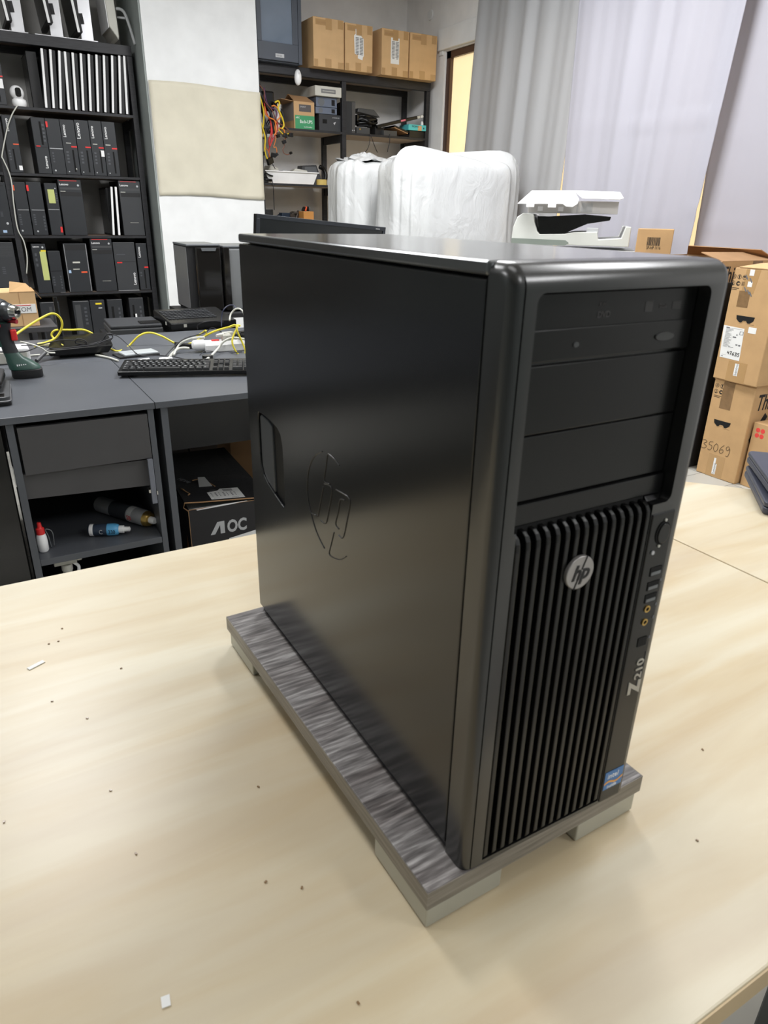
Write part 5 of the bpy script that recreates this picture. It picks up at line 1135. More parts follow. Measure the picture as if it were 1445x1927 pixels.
# pile of black gear
t, hw, h = ybox('docking_station', 'black docking block under the tangled black adapters', 'electronics', 671, 696, 250, Z1, 240, 5.63, .16, K_grey)
b = MB(); b.cyl((-hw*.5, -.002, h*.7), (-hw*.5, 0, h*.7), .007, n=12); b.build('status_light', M_gold, t)
def lump(name, label, cat, c, r, m, seed, n=4, group=None, boxes=0):
    rn = random.Random(seed); t = thing(name, label, cat, c, group=group)
    b = MB()
    for k in range(n):
        pts = []; a0 = rn.uniform(0, 6.28)
        for q_ in range(7): a = a0+q_*1.1; pts.append((r[0]*.85*math.cos(a)*rn.uniform(.6, 1), r[1]*.8*math.sin(a)*rn.uniform(.5, 1), r[2]*(.18+.8*rn.random()*(k+1)/n)))
        b.tube(pts, min(r)*.10+.003, 6)
    b.build('coiled_cable', m, t, smooth='all')
    for k in range(boxes):
        s_ = rn.uniform(.35, .55); bb = MB(); bb.box((-r[0]*s_, -r[1]*s_*.7, 0), (r[0]*s_, r[1]*s_*.7, r[2]*.5)); o = bb.build('adapter_body', m, t, .004)
        o.location = (r[0]*rn.uniform(-.4, .4), r[1]*rn.uniform(-.3, .3), .0 if k == 0 else r[2]*.5*k/boxes); o.rotation_euler = (0, 0, rn.uniform(-.5, .5))
    return t
c = AY(690, 237, 5.68); lump('adapter_tangle', 'tangle of black adapters and cables piled on the docking block', 'cables', (c.x, 5.70, Z1+.062), (.13, .09, .10), K_plas, 3, 6, boxes=3)
o = MB().add([(-.10, 0, 0), (.12, 0, -.025), (.12, .1, -.025), (-.10, .1, 0), (-.09, 0, .03), (.06, 0, .028), (.06, .1, .028), (-.09, .1, .03)], [(0, 3, 2, 1), (4, 5, 6, 7), (0, 1, 5, 4), (1, 2, 6, 5), (2, 3, 7, 6), (3, 0, 4, 7)]).build('battery_pack', K_grey, None, .004); o.location = (c.x, 5.66, Z1+.165); tag(o, 'grey black battery pack lying on top of the black adapter tangle', 'battery')
# long slanting bar, wedge cases
a_ = AY(710, 236, 5.63); e_ = AY(797, 216, 5.63)
t = thing('bar_device', 'long black bar shaped laptop leaning up to the right with pink and white labels', 'laptop', (a_.x, 5.63, a_.z), rot=(0, -math.atan2(e_.z-a_.z, e_.x-a_.x), 0))
L_ = (e_-a_).length; bx('bar_body', (0, 0, -.022), (L_, .19, .002), K_plas, t, .003); bx('pink_label', (L_*.50, -.001, -.014), (L_*.60, 0, -.001), mat('pink_label', (.75, .18, .25), .6), t); bx('white_label', (L_*.86, -.001, -.020), (L_*.92, 0, 0), M_cream, t); bx('white_label', (L_*.93, -.001, -.020), (L_*.99, 0, 0), M_paper, t)
t, hw, h = ybox('wedge_adapter', 'flat dark grey case under the leaning bar laptop', 'electronics', 722, 747, 254, Z1, 246, 5.62, .12, K_grey)
t, hw, h = ybox('laptop', 'black laptop lying under the leaning bar laptop, next to the black pile', 'laptop', 706, 722, 252, Z1, 240, 5.66, .2, K_mat)
a_ = AY(742, 243, 5.615); e_ = AY(770, 256, 5.615)
t = thing('laptop', 'black laptop with a pale edge, sliding down to the right on the shelf', 'laptop', (a_.x, 5.615, Z1+.072), rot=(0, math.atan2(a_.z-e_.z, e_.x-a_.x), 0)); L_ = (e_-a_).length*.93
bx('laptop_base', (0, .0, 0), (L_, .22, .016), K_plas, t, .003); bx('pale_edge', (.002, -.002, -.006), (L_-.004, .22, -.0005), M_cardi, t)
t, hw, h = ybox('document_tray', 'black flat box under the turquoise box at the end of the shelf', 'box', 770, 800.5, 262, Z1, 247, 5.615, .25, K_plas)
z_ = Z1+h+.0025
t, hw, h = ybox('small_box', 'turquoise box with a brown tape strip, at the right end of the shelf', 'box', 768.5, 801.5, 248, z_, 235, 5.60, .16, mat('turquoise_card', (.10, .58, .60), .5))
bx('tape_strip', (.005, -.001, 0), (.045, 0, h*.85), M_card2, t); text('box_lettering', 'MOMO', .022, M_ink, t, (-hw+.035, -.0012, h*.5), FRONT); bx('print_block', (hw-.03, -.001, h*.3), (hw-.02, 0, h*.6), M_ink, t)
o = MB(); o.lathe([(.012, 0), (.014, .01), (.010, .03), (.004, .036)], n=14); o = o.build('bottle_cap', M_white, smooth=True); o.location = (AY(794, 234, 5.64).x, 5.64, z_+h+.001); tag(o, 'small white cap standing on the turquoise box', 'cap')
t = thing('folded_pouch', 'black pouch with blue stripe between the bar laptop and the turquoise box', 'pouch', (AY(778, 231, 5.78).x, 5.80, Z1+.001)); bx('pouch_body', (-.09, 0, 0), (.07, .14, .085), K_mat, t, .01); bx('blue_stripe', (-.085, -.001, .055), (.02, 0, .08), mat('teal_stripe', (.03, .22, .30), .6), t)
# dangling leads from that shelf
cable('thin black lead hanging from the right shelf, angled left end', [Y_(697, 252, 5.59), Y_(695, 270, 5.59), Y_(690, 283, 5.59), Y_(683, 288, 5.59), Y_(682, 294, 5.59)], .003, M_wire_k)
cable('thin black lead hanging from the right shelf with a straight end', [Y_(697, 253, 5.592), Y_(703, 270, 5.592), Y_(710, 287, 5.592)], .003, M_wire_k)
cable('thin black lead with an amber plug tip under the right shelf', [Y_(733, 252, 5.59), Y_(733, 268, 5.59), Y_(730, 280, 5.59), Y_(729.5, 286, 5.59)], .0034, M_wire_k)
# shelf 3 of the back rack
t = thing('storage_bin', 'long white open bin holding ivory parts, on the middle shelf', 'bin', (AY(505, 344, 5.63).x, 5.63, Z2+.001))
bw = AY(590, 348, 5.63).x-t.location.x
b = MB(); n = 4
def rc(x0, y0, x1, y1, z): return [(x0, y0, z), (x1, y0, z), (x1, y1, z), (x0, y1, z)]
b.loft([rc(.0, .0, bw, .24, 0), rc(-.025, -.02, bw+.03, .26, .085), rc(-.035, -.03, bw+.04, .27, .085), rc(-.035, -.03, bw+.04, .27, .092), rc(-.020, -.015, bw+.025, .255, .092), rc(.006, .006, bw-.006, .234, .004)], cap=False)
b.add(rc(.0, .0, bw, .24, 0), [(0, 3, 2, 1)]); b.add(rc(.006, .006, bw-.006, .234, .004), [(0, 1, 2, 3)]); b.build('bin_shell', M_white, t)
for (x, y, a, sx_, sy, sz, lab) in [(.05, .08, .3, .07, .04, .05, 'ivory angled part in the left end of the white bin'), (.30, .10, -.1, .09, .05, .04, 'ivory flat part in the right end of the white bin'), (.18, .12, .1, .06, .05, .03, 'grey green part in the middle of the white bin')]:
    o = MB().prism([(-sx_, 0), (sx_, 0), (sx_*.8, sz), (-sx_*.3, sz*1.3)], sy*2, T=to_xz(sy)).build('plastic_part', M_cream if 'ivory' in lab else M_grey, None, .004); o.location = (t.location.x+x, t.location.y+y, Z2+.068); o.rotation_euler = (0, 0, a); tag(o, lab, 'plastic part')
t = thing('desk_phone', 'dark grey desk telephone base behind the white bin', 'telephone', (AY(588, 340, 5.86).x, 5.84, Z2+.001))
b = MB(); b.add([(-.11, 0, 0), (.10, 0, 0), (.10, .14, 0), (-.11, .14, 0), (-.08, .05, .155), (.055, .05, .165), (.075, .14, .165), (-.09, .14, .155)], [(0, 3, 2, 1), (4, 5, 6, 7), (0, 1, 5, 4), (1, 2, 6, 5), (2, 3, 7, 6), (3, 0, 4, 7)]); b.build('phone_body', K_grey, t, .006)
b = MB(); b.add([(-.07, .028, .10), (.05, .028, .105), (.045, .044, .15), (-.06, .044, .145)], [(0, 1, 2, 3)]); b.build('screen', M_steel, t, solid=.002)
b = MB(); b.tube([(.10, -.01, .02), (.115, -.01, .08), (.10, 0, .13), (.06, .0, .15)], .018, 10); b.build('handset', K_plas, t, smooth='all')
t = thing('tape_roll', 'gold coloured roll of adhesive tape on the middle shelf of the back rack', 'tape', (AY(605, 346, 5.65).x, 5.65, Z2+.001))
b = MB(); n = 32
b.loft([[(r*math.cos(2*PI*k/n), r*math.sin(2*PI*k/n), z) for k in range(n)] for r, z in ((.045, 0), (.045, .042), (.032, .042), (.032, 0), (.045, 0))], cap=False); b.build('tape_body', mat('gold_tape', (.62, .46, .14), .3), t, smooth=True)
b = MB(); b.loft([[(r*math.cos(2*PI*k/n), r*math.sin(2*PI*k/n), z) for k in range(n)] for r, z in ((.0318, .001), (.0318, .041), (.029, .041), (.029, .001), (.0318, .001))], cap=False); b.build('tape_core', M_cardi, t, smooth=True)
t = thing('disc_spindle', 'stack of discs with a black cap beside the middle post', 'disc spindle', (AY(632, 347, 5.66).x, 5.66, Z2+.001))
b = MB(); b.lathe([(.055, 0), (.055, .030)], n=32); b.build('discs', M_silver, t); b = MB(); b.lathe([(.056, .034), (.060, .040), (.060, .058), (.050, .076), (.02, .080), (.001, .080)], n=32); b.build('cap', K_plas, t, smooth=True); b = MB(); b.lathe([(.03, .030), (.03, .0345)], n=16); b.build('spindle_hub', M_white, t)
c = AY(503, 336, 5.62); lump('black_adapter', 'black adapter coil at the left end of the middle shelf, by the pillar', 'adapter', (c.x+.005, 5.62, Z2+.002), (.05, .03, .075), K_plas, 9, 4, boxes=1)
cable('thin black lead hanging from the adapter coil to the shelf below', [Y_(512, 340, 5.585), Y_(514, 350, 5.58), Y_(515, 370, 5.58), Y_(516, 395, 5.58)], .0036, M_wire_k)
o = bx('acrylic_stand', (0, 0, 0), (.13, .004, .16), mat('clear_acrylic', (.62, .62, .60), .15, alpha=.35)); o.location = (AY(489, 325, 5.92).x, 5.92, Z2+.0008); tag(o, 'clear acrylic sheet standing against the wall behind the white bin', 'acrylic sheet')
# shelf 4 clutter
Y4 = 5.64
c = AY(500, 400, Y4); t, hw, h = ybox('flat_box', 'flat black box with a white label at the left end of the lower shelf', 'box', 496, 514, 400, Z3, 394, Y4, .15, K_mat); bx('white_label', (-hw*.6, .01, h), (hw*.3, .10, h+.0008), M_paper, t)
for k, (u, s_, lab, m_) in enumerate([(520, .05, 'small black adapter heap next to the flat black box', K_mat), (539, .09, 'blue black cable heap in the middle of the lower shelf', mat('navy_plastic', (.02, .035, .06), .4)), (558, .07, 'dark brown parts heap behind the orange box', mat('dark_brown_plastic', (.05, .04, .032), .5))]):
    c = AY(u, 400, Y4+.04); top = AY(u, [398, 392, 395][k], Y4+.04).z; lump('parts_heap', lab, 'parts heap', (c.x, Y4+.10, Z3+.001), (s_, .07, max(.05, top-Z3)), m_, 30+k, 6, boxes=3)
t, hw, h = ybox('orange_box', 'small orange open box with black and orange bits, on the lower shelf', 'box', 571.5, 590.5, 407, Z3, 398, Y4-.03, .12, mat('orange_card', (.60, .27, .07), .7))
for k in range(4):
    o = MB().box((-.006, -.02, 0), (.006, .02, .035)).build('marker_pen', [K_plas, M_orange, K_plas, M_steel][k], None, .002); o.location = (t.location.x-.03+k*.02, Y4+.03, Z3+h+.004); o.rotation_euler = (0, .5-.2*k, 0); tag(o, ['black stub in the orange box, leftmost', 'orange stub in the orange box', 'black stub right of the orange stub in the box', 'grey stub at the right of the orange box'][k], 'pen')
t = thing('desk_phone', 'ivory desk telephone lying on the lower shelf beside the orange box', 'telephone', (AY(618, 408, Y4).x, Y4+.02, Z3+.001), R(-10))
b = MB(); b.add([(-.09, -.02, 0), (.10, -.02, 0), (.10, .18, 0), (-.09, .18, 0), (-.06, .04, .10), (.045, .02, .10), (.06, .18, .11), (-.05, .18, .11)], [(0, 3, 2, 1), (4, 5, 6, 7), (0, 1, 5, 4), (1, 2, 6, 5), (2, 3, 7, 6), (3, 0, 4, 7)]); b.build('phone_body', M_cream, t, .008)
bx('key_block', (-.04, .02, .095), (.02, .06, .112), M_white, t, .003)
o = MB().prism([(-.07, -.03), (.06, -.05), (.09, 0), (-.05, .05)], .045).build('white_shell', M_white, None, .012); o.location = (AY(598, 408, Y4-.02).x, Y4-.0, Z3+.001); tag(o, 'white plastic shell between the orange box and the ivory telephone', 'plastic shell')
# ============================================================ WRAPPED ROLLS (white film bags)
def film_bag(name, label, cx, cyy, rx, ry, H, seed, lump_top, yaw=0, e=3.0):
    rn = random.Random(seed); t = thing(name, label, 'wrapped roll', (cx, cyy, 0), yaw); n = 96; m = 60; vs = []; fs = []
    ph = [rn.uniform(0, 6.28) for _ in range(12)]
    def prof(t_):   # radius factor vs height
        if t_ < .04: return .90+.10*t_/.04
        if t_ < .84: return 1.0-.05*(t_-.04)
        q_ = (t_-.84)/.16; return max(.03, max(0, 1-q_**3.2)**.50)*.96
    for j in range(m+1):
        t_ = j/m
        for i in range(n):
            a = 2*PI*i/n; c, s_ = math.cos(a), math.sin(a)
            X = rx*abs(c)**(2/e)*(1 if c > 0 else -1); Y = ry*abs(s_)**(2/e)*(1 if s_ > 0 else -1)
            f = prof(t_)
            w_ = .016*math.sin(7*a+ph[0]+1.5*t_)+.010*math.sin(17*a+ph[1]-2.5*t_)+.006*math.sin(31*a+ph[2]+4*t_)+.005*math.sin(23*t_+3*a+ph[3])
            f *= 1+w_*(.5+1.2*t_)
            z = H*(t_ if t_ < .84 else .84+.16*max(0, math.sin((t_-.84)/.16*PI/2))**.6)
            if t_ > .84: z += lump_top*((t_-.84)/.16)*max(.25, prof(t_))*1.4*(.5*math.sin(3*a+ph[4])+.5*math.sin(5*a+ph[5])+.35*math.sin(11*a+ph[6]))
            vs.append((X*f, Y*f, z))
    for j in range(m):
        for i in range(n): k = (i+1) % n; fs.append((j*n+i, j*n+k, (j+1)*n+k, (j+1)*n+i))
    fs.append(tuple(m*n+i for i in range(n))); fs.append(tuple(range(n))[::-1])
    b = MB(); b.add(vs, fs); o = b.build('film_wrap', M_film, t, smooth='all')
    return t
def film():
    m = bpy.data.materials.new('milky_plastic_film'); m.use_nodes = True; nt = m.node_tree; b = nt.nodes['Principled BSDF']
    b.inputs['Base Color'].default_value = (.61, .62, .62, 1); b.inputs['Roughness'].default_value = .28; b.inputs['Subsurface Weight'].default_value = .25; b.inputs['Subsurface Radius'].default_value = (.05, .05, .05)
    b.inputs['Coat Weight'].default_value = .35; b.inputs['Coat Roughness'].default_value = .12
    tc = nt.nodes.new('ShaderNodeTexCoord'); mp = nt.nodes.new('ShaderNodeMapping'); mp.inputs['Scale'].default_value = (2.6, 2.6, 1.5)
    n = nt.nodes.new('ShaderNodeTexNoise'); n.inputs['Scale'].default_value = 3; n.inputs['Detail'].default_value = 6; n.inputs['Distortion'].default_value = 1.2
    nt.links.new(tc.outputs['Object'], mp.inputs[0]); nt.links.new(mp.outputs[0], n.inputs[0])
    bp = nt.nodes.new('ShaderNodeBump'); bp.inputs['Strength'].default_value = .4; bp.inputs['Distance'].default_value = .03
    nt.links.new(n.outputs[0], bp.inputs['Height']); nt.links.new(bp.outputs[0], b.inputs['Normal']); return m
M_film = film()
YB = 4.25
xa = AY(642, 400, YB).x; xb = AY(722, 400, YB).x; xc_ = AY(952, 400, YB).x
YC = YB+.50; xa = AY(637, 400, YC-.1).x; film_bag('film_roll', 'smaller milky plastic wrapped roll, left of the large one', xa+.27, YC, .27, .22, 1.60, 3, .02)
film_bag('film_roll', 'large milky plastic wrapped bundle in the room corner, right of the smaller roll', (xb+xc_)/2-.02, YB-.02, (xc_-xb)/2, .24, 1.625, 11, .06, e=4.5)
tf = MB(); rn = random.Random(8)
c = AY(700, 292, YB+.1)
t = thing('film_scrap', 'crumpled clear film bunched on top of the smaller wrapped roll', 'plastic film', (xa+.27, YC, 1.60))
vs = []; fs = []
for j in range(9):
    for i in range(24):
        a = 2*PI*i/24; r = .19*(1-j/9)+.01; vs.append((r*math.cos(a)*(1+.2*math.sin(5*a+j)), .7*r*math.sin(a), .055*j/9+.012*math.sin(7*a+2*j)))
for j in range(8):
    for i in range(24): k = (i+1) % 24; fs.append((j*24+i, j*24+k, (j+1)*24+k, (j+1)*24+i))
fs.append(tuple(8*24+i for i in range(24)))
b = MB(); b.add(vs, fs); b.build('film_wrap', M_film, t, smooth='all')

# ============================================================ COPIER
Ldir = Vector((.7071, -.7071, 0)); 
cp = thing('photocopier', 'ivory and dark blue floor standing photocopier in front of the curtain', 'photocopier', (2.55, 3.11, 0), R(-45))
W2 = .68; ZA = 1.105      # underside of the document feeder
M_iv = mat('copier_ivory', (.64, .65, .61), .42); M_cb = mat('copier_dark_blue', (.03, .04, .06), .4)
bx('main_body', (.02, .02, .06), (W2-.01, .56, .62), M_iv, cp, .01); bx('scanner_body', (0, .0, .86), (W2+.02, .56, ZA-.035), M_iv, cp, .008); bx('paper_gap', (.06, .03, .62), (W2-.04, .50, .8595), K_mat, cp)
bx('body_band', (W2*.50, -.002, .955), (W2+.02, 0, ZA-.05), M_cb, cp); bx('platen_line', (0, -.001, ZA-.034), (W2+.022, .55, ZA-.022), M_iv, cp, .003)
for k in range(3): dd = bx('paper_drawer', (.04, .016, .08+k*.17), (W2-.03, .019, .235+k*.17), M_iv, cp, .001); bx('drawer_grip', (.25, .010, .19+k*.17), (.43, .0158, .21+k*.17), M_cb, dd)
pnl = MB(); pnl.add([(.10, -.19, ZA-.13), (.33, -.19, ZA-.13), (.33, -.002, ZA-.03), (.10, -.002, ZA-.03)], [(0, 1, 2, 3)]); pnl.build('control_panel', M_iv, cp, solid=.02)
# feeder: rounded hump at left, tray at right
fd = [(0, ZA), (W2-.02, ZA), (W2-.02, ZA+.105), (W2-.05, ZA+.105), (W2-.065, ZA+.045), (.49, ZA+.035), (.48, ZA+.075), (.35, ZA+.070), (.30, ZA+.060), (.16, ZA+.055), (.145, ZA+.07), (.125, ZA+.115), (.115, ZA+.16), (.055, ZA+.165), (.025, ZA+.145), (.006, ZA+.09)]
b = MB(); b.prism(fd, .48, T=to_xz(.49)); b.build('document_feeder', M_iv, cp, .004)
b = MB(); b.prism([(.002, ZA-.002), (.31, ZA-.002), (.33, ZA+.012), (.31, ZA+.026), (.002, ZA+.030)], .003, T=to_xz(.009)); b.build('feeder_trim', mat('copier_green_grey', (.22, .25, .22), .4), cp)
ty = [(.135, ZA+.150), (.155, ZA+.062), (.17, ZA+.058), (.30, ZA+.062), (.42, ZA+.115), (.54, ZA+.135), (.545, ZA+.155), (.40, ZA+.165), (.20, ZA+.150)]
b = MB(); b.prism(ty, .40, T=to_xz(.44)); b.build('feeder_tray', K_plas, cp, .003)
bx('tray_guide', (.42, .02, ZA+.068), (.485, .026, ZA+.095), M_grey, cp, .002)
for x in (.05, W2-.08): bx('caster', (x, .05, 0), (x+.04, .10, .06), K_mat, cp, .01); bx('caster', (x, .45, 0), (x+.04, .50, .06), K_mat, cp, .01)
# white open carton lying on the feeder
wbx = thing('white_carton', 'white open carton with tabs lying on the photocopier', 'box', (2.61, 3.06, ZA+.168), R(-44))
bx('carton', (.0, .05, 0), (.50, .28, .065), mat('carton_white_grey', (.60, .58, .56), .7), wbx, .001)
M_wc = mat('carton_white', (.85, .84, .85), .6)
def flapq(pts, nm='flap', m=None, cut=None): b = MB(); b.add(pts, [tuple(range(len(pts)))]); return b.build(nm, m or M_wc, wbx, solid=.003)
flapq([(-.055, -.045, .045), (.195, -.045, .048), (.245, .10, .120), (.01, .10, .116)])
flapq([(.195, -.046, .048), (.215, -.055, .035), (.25, -.05, .033), (.275, -.02, .050), (.280, .03, .075), (.245, .10, .120)])
flapq([(.245, .10, .120), (.300, -.005, .078), (.50, -.005, .075), (.52, .01, .082), (.50, .10, .115)])
for x in (-.005, .115): bx('tab', (x, -.052, .028), (x+.045, -.049, .048), M_wc, wbx, .002)
for x in (.055, .17): bx('tab', (x, .046, .010), (x+.03, .049, .035), M_wc, wbx, .002)
text('box_lettering', 'SPECTRUM NOTE', .022, mat('pale_red_print', (.75, .30, .27), .6), wbx, (.03, .0, .0705), (R(27), 0, 0)); text('box_lettering', 'REGISTER CONTENTS', .014, M_cream, wbx, (.03, -.022, .060), (R(27), 0, 0))
b = MB()
for k in range(9): b.box((.30+k*.007, .048, .008), (.3035+k*.007, .0499, .055))
b.box((.275, .048, 0), (.279, .0499, .064)); b.build('side_print', M_grey, wbx)

# ============================================================ CARDBOARD BOX STACKS AT THE RIGHT
def icons(t, x, y, z, side, s_=1.0):
    # six round handling symbols and two short lines of print, drawn on a face looking towards -x: the row runs along -y
    b = MB(); n = 20; rr_ = .0115*s_
    def P_(a, h_): return (x-.0006, y-a, z+h_)
    for r_ in range(2):
        for k in range(3):
            if r_ == 1 and k == 2: continue
            cx_, cz_ = k*.030*s_, -r_*.032*s_
            for q_ in range(n):
                a0, a1 = 2*PI*q_/n, 2*PI*(q_+1)/n
                b.add([P_(cx_+r*math.cos(a), cz_+r*math.sin(a)) for r, a in ((rr_, a0), (rr_, a1), (rr_*.84, a1), (rr_*.84, a0))], [(0, 1, 2, 3)])
    def quad(a0, h0, a1, h1): b.add([P_(a0*s_, h0*s_), P_(a1*s_, h0*s_), P_(a1*s_, h1*s_), P_(a0*s_, h1*s_)], [(0, 1, 2, 3)])
    quad(-.004, -.006, -.001, .006); quad(.002, -.006, .005, .006); quad(.0275, -.008, .0325, .002); quad(.0265, .002, .0335, .007); quad(.053, -.001, .067, .005); quad(.0595, -.008, .0610, 0)
    quad(-.002, -.040, .002, -.026); quad(-.005, -.041, .005, -.038)
    for q_ in range(14):
        a0, a1 = 2*PI*q_/18+.6, 2*PI*(q_+1)/18+.6; b.add([P_((.030+r*math.cos(a))*s_, (-.032+r*math.sin(a))*s_) for r, a in ((.009, a0), (.009, a1), (.0045, a1), (.0045, a0))], [(0, 1, 2, 3)])
    for k in range(5): quad(.050, -.024-k*.004, .068, -.0225-k*.004)
    quad(-.008, -.056, .040, -.0535); quad(-.008, -.063, .028, -.0605)
    b.build('handling_symbols', M_ink, t)
def hand_text(name, s, size, t, loc, rot, m=None, off=-.0006, sh=.1, sx=1): return text(name, s, size, m or M_ink, t, loc, rot, sh, .0003, 'LEFT', sx, off)
DIG = {'3': [[(0, .92), (.45, 1), (.75, .82), (.28, .55), (.80, .32), (.50, .02), (0, .06)]], '5': [[(.80, 1), (.28, .95), (.20, .60), (.60, .60), (.74, .30), (.48, 0), (.05, .06)]],
 '0': [[(.40, .95), (.08, .6), (.12, .2), (.42, .0), (.74, .3), (.70, .75), (.38, .95)]], '6': [[(.70, 1), (.28, .65), (.08, .2), (.36, 0), (.70, .18), (.62, .46), (.18, .34)]],
 '9': [[(.72, .78), (.42, 1), (.10, .78), (.34, .52), (.72, .76), (.74, .3), (.58, -.12), (.26, -.10)]], '4': [[(.28, 1), (.06, .45), (.74, .50)], [(.58, .80), (.52, 0)]], '7': [[(0, .95), (.70, 1), (.30, 0)], [(.12, .5), (.62, .52)]]}
def handwrite(parent, s, a, h, w_, ht, r, x=-.001, drop=0):
    b = MB()
    for k, c in enumerate(s):
        for st_ in DIG[c]: b.tube([(x, -(a+(k+p[0])*w_), h+p[1]*ht-drop*k) for p in st_], r, 5)
    return b.build('handwritten_number', M_ink, parent, smooth='all')
def tbox(label, x, y, z, L, Wd, H, yaw, m, open_top=False):
    # local: face looking -x at x=0, width Wd along -y from y=0; long face looking -y at y=-Wd
    t = thing('cardboard_box', label, 'box', (x, y, z), yaw, group='large brown computer cartons')
    bx('carton', (0, -Wd, 0), (L, 0, H), m, t, .004)
    return t
def grip(t, yc, z, w_=.095):
    b = MB(); pts = [(-w_/2, .012), (w_/2, .012), (w_/2-.004, -.006), (w_/2-.022, -.020), (.014, -.020), (.008, -.010), (-.008, -.010), (-.014, -.020), (-w_/2+.022, -.020), (-w_/2+.004, -.006)]
    b.prism(pts, .0012, T=Matrix(((0, 0, -1, .0002), (-1, 0, 0, yc), (0, 1, 0, z), (0, 0, 0, 1)))); b.build('hand_hole', K_void, t)
    b = MB(); b.tube([(-.001, yc-w_/2, z-.021), (-.001, yc-.016, z-.021), (-.001, yc-.008, z-.011), (-.001, yc+.008, z-.011), (-.001, yc+.016, z-.021), (-.001, yc+w_/2-.02, z-.021)], .0009, 5, smooth=False); b.build('torn_edge', M_card2, t)
LX = 3.002
LB = AX(1310, 882, LX); LF = AX(1380, 912, LX); wl_ = LB.y-LF.y
low = tbox('tall brown carton with handwritten 35069, at the bottom of the right stack', LX, LB.y, 0.0005, .42, wl_, .505, R(1), M_card)
def lf(u, v, t=low):   # face coordinates (distance from far edge, height)
    p = AX(u, v, LX); return LB.y-p.y, p.z
def onface(t, nm, a0, h0, a1, h1, m, off=.0008, poly=None):
    b = MB(); pts = poly or [(a0, h0), (a1, h0), (a1, h1), (a0, h1)]
    b.prism(pts, off, T=Matrix(((0, 0, -1, 0), (-1, 0, 0, 0), (0, 1, 0, 0), (0, 0, 0, 1)))); return b.build(nm, m, t)
icons(low, 0, -max(.020, lf(1337, 722)[0]), lf(1337, 722)[1], 0, .95)
a, h = lf(1351, 790); a2, h2 = lf(1366, 722)
onface(low, 'tape_strip', a-.01, .365, a+.052, .504, M_tape)
ga, gh = lf(1358, 797); grip(low, -ga, gh)
ha, hh_ = lf(1322, 828); handwrite(low, '35069', ha+.002, hh_-.040, .034, .046, .0009)
sa, sh_ = lf(1345, 866); onface(low, 'small_label', sa-.006, sh_-.02, sa+.006, sh_+.012, M_paper); la, lh_ = lf(1343, 882); lq_ = onface(low, 'maker_label', la-.010, lh_-.03, la+.010, lh_+.028, M_paper)
text('label_lettering', 'Lenovo', .019, M_inkg, lq_, (-.001, -la-.006, lh_-.027), (R(90), R(-90), R(-90)))
onface(low, 'tape_strip', la-.045, 0.001, la+.05, .12, M_tape2, .0004)
bx('lid_flap', (.0, -wl_-.002, .5052), (.42, .002, .5085), M_card2, low)
# long face print
def longtext(t, s, size, x, z, Wd, m=None, off=.0015): return text('maker_lettering', s, size, m or M_ink, t, (x, -Wd-.0006, z), FRONT, .12, .0004, 'LEFT', .72, off)
longtext(low, 'ThinkCentre', .115, .035, .385, wl_)
text('red_dot', '.', .16, M_inkr, low, (.105, -wl_-.0010, .462), FRONT, 0, .0004)
def arrowmark(t, Wd, x, z, s_=1):
    b = MB(); pts = [(0, 0), (.05, .075), (.10, .145), (.13, .12), (.085, .05), (.060, 0), (.085, -.05), (.14, -.14), (.10, -.165), (.05, -.08)]
    b.prism([(x+px_*s_, z+pz_*s_) for px_, pz_ in pts], .0006, T=to_xz(-Wd-.0001)); b.build('printed_bracket', M_ink, t)
arrowmark(low, wl_, .035, .235, .9)
Zup = .512
UB = AX(1343, 708, LX-.01); UF = AX(1425, 727, LX-.01); wu = min(UB.y-UF.y, .285)
up = tbox('tall brown carton with the white 47635 shipping label, on the 35069 carton', LX-.01, UB.y+.005, Zup, .42, wu+.005, .535, R(-2), M_card)
def uf(u, v): p = AX(u, v, LX-.01); return UB.y+.005-p.y, p.z-Zup
ia, ih = uf(1382, 520); icons(up, 0, -ia, ih, 0, .95)
ga, gh = uf(1403, 600); grip(up, -ga, gh, .10)
q1 = uf(1362, 613); q2 = uf(1402, 619); q3 = uf(1354, 671); q4 = uf(1392, 678)
lab = onface(up, 'shipping_label', 0, 0, 0, 0, M_paper, .0008, [(q3[0], q3[1]), (q4[0], q4[1]-.004), (q2[0], q2[1]), (q1[0], q1[1]+.004)])
Lw = q4[0]-q3[0]; x0l = q3[0]; zb_ = q3[1]; zt_ = q1[1]; Lh = zt_-zb_
b = MB(); rn = random.Random(6)
def lp_(a0, h0, a1, h1): b.add([(-.0011, -(x0l+a0*Lw), zb_+h0*Lh), (-.0011, -(x0l+a1*Lw), zb_+h0*Lh), (-.0011, -(x0l+a1*Lw), zb_+h1*Lh), (-.0011, -(x0l+a0*Lw), zb_+h1*Lh)], [(0, 1, 2, 3)])
lp_(.04, .955, .22, .985)
for k in range(20): hgt = .93-k*.030; lp_(.05, hgt, .05+rn.uniform(.15, .42), hgt+.010)
lp_(.30, .965, .85, .972); lp_(.74, .80, .92, .81); lp_(.74, .90, .92, .91); lp_(.74, .80, .765, .91); lp_(.895, .80, .92, .91); lp_(.60, .76, .66, .80); lp_(.45, .68, .62, .72); lp_(.66, .45, .76, .49); lp_(.80, .44, .90, .49); lp_(.32, .36, .58, .375); lp_(.06, .04, .16, .06); lp_(.10, .10, .3, .105)
b.build('label_print', M_inkg, lab)
handwrite(lab, '47635', x0l+.34*Lw, zb_+.135*Lh, Lw*.125, Lh*.105, .0012, -.0014, .0006)
sa, sh_ = uf(1417, 623); onface(up, 'small_label', sa-.022, sh_-.012, sa+.020, sh_+.016, M_paper)
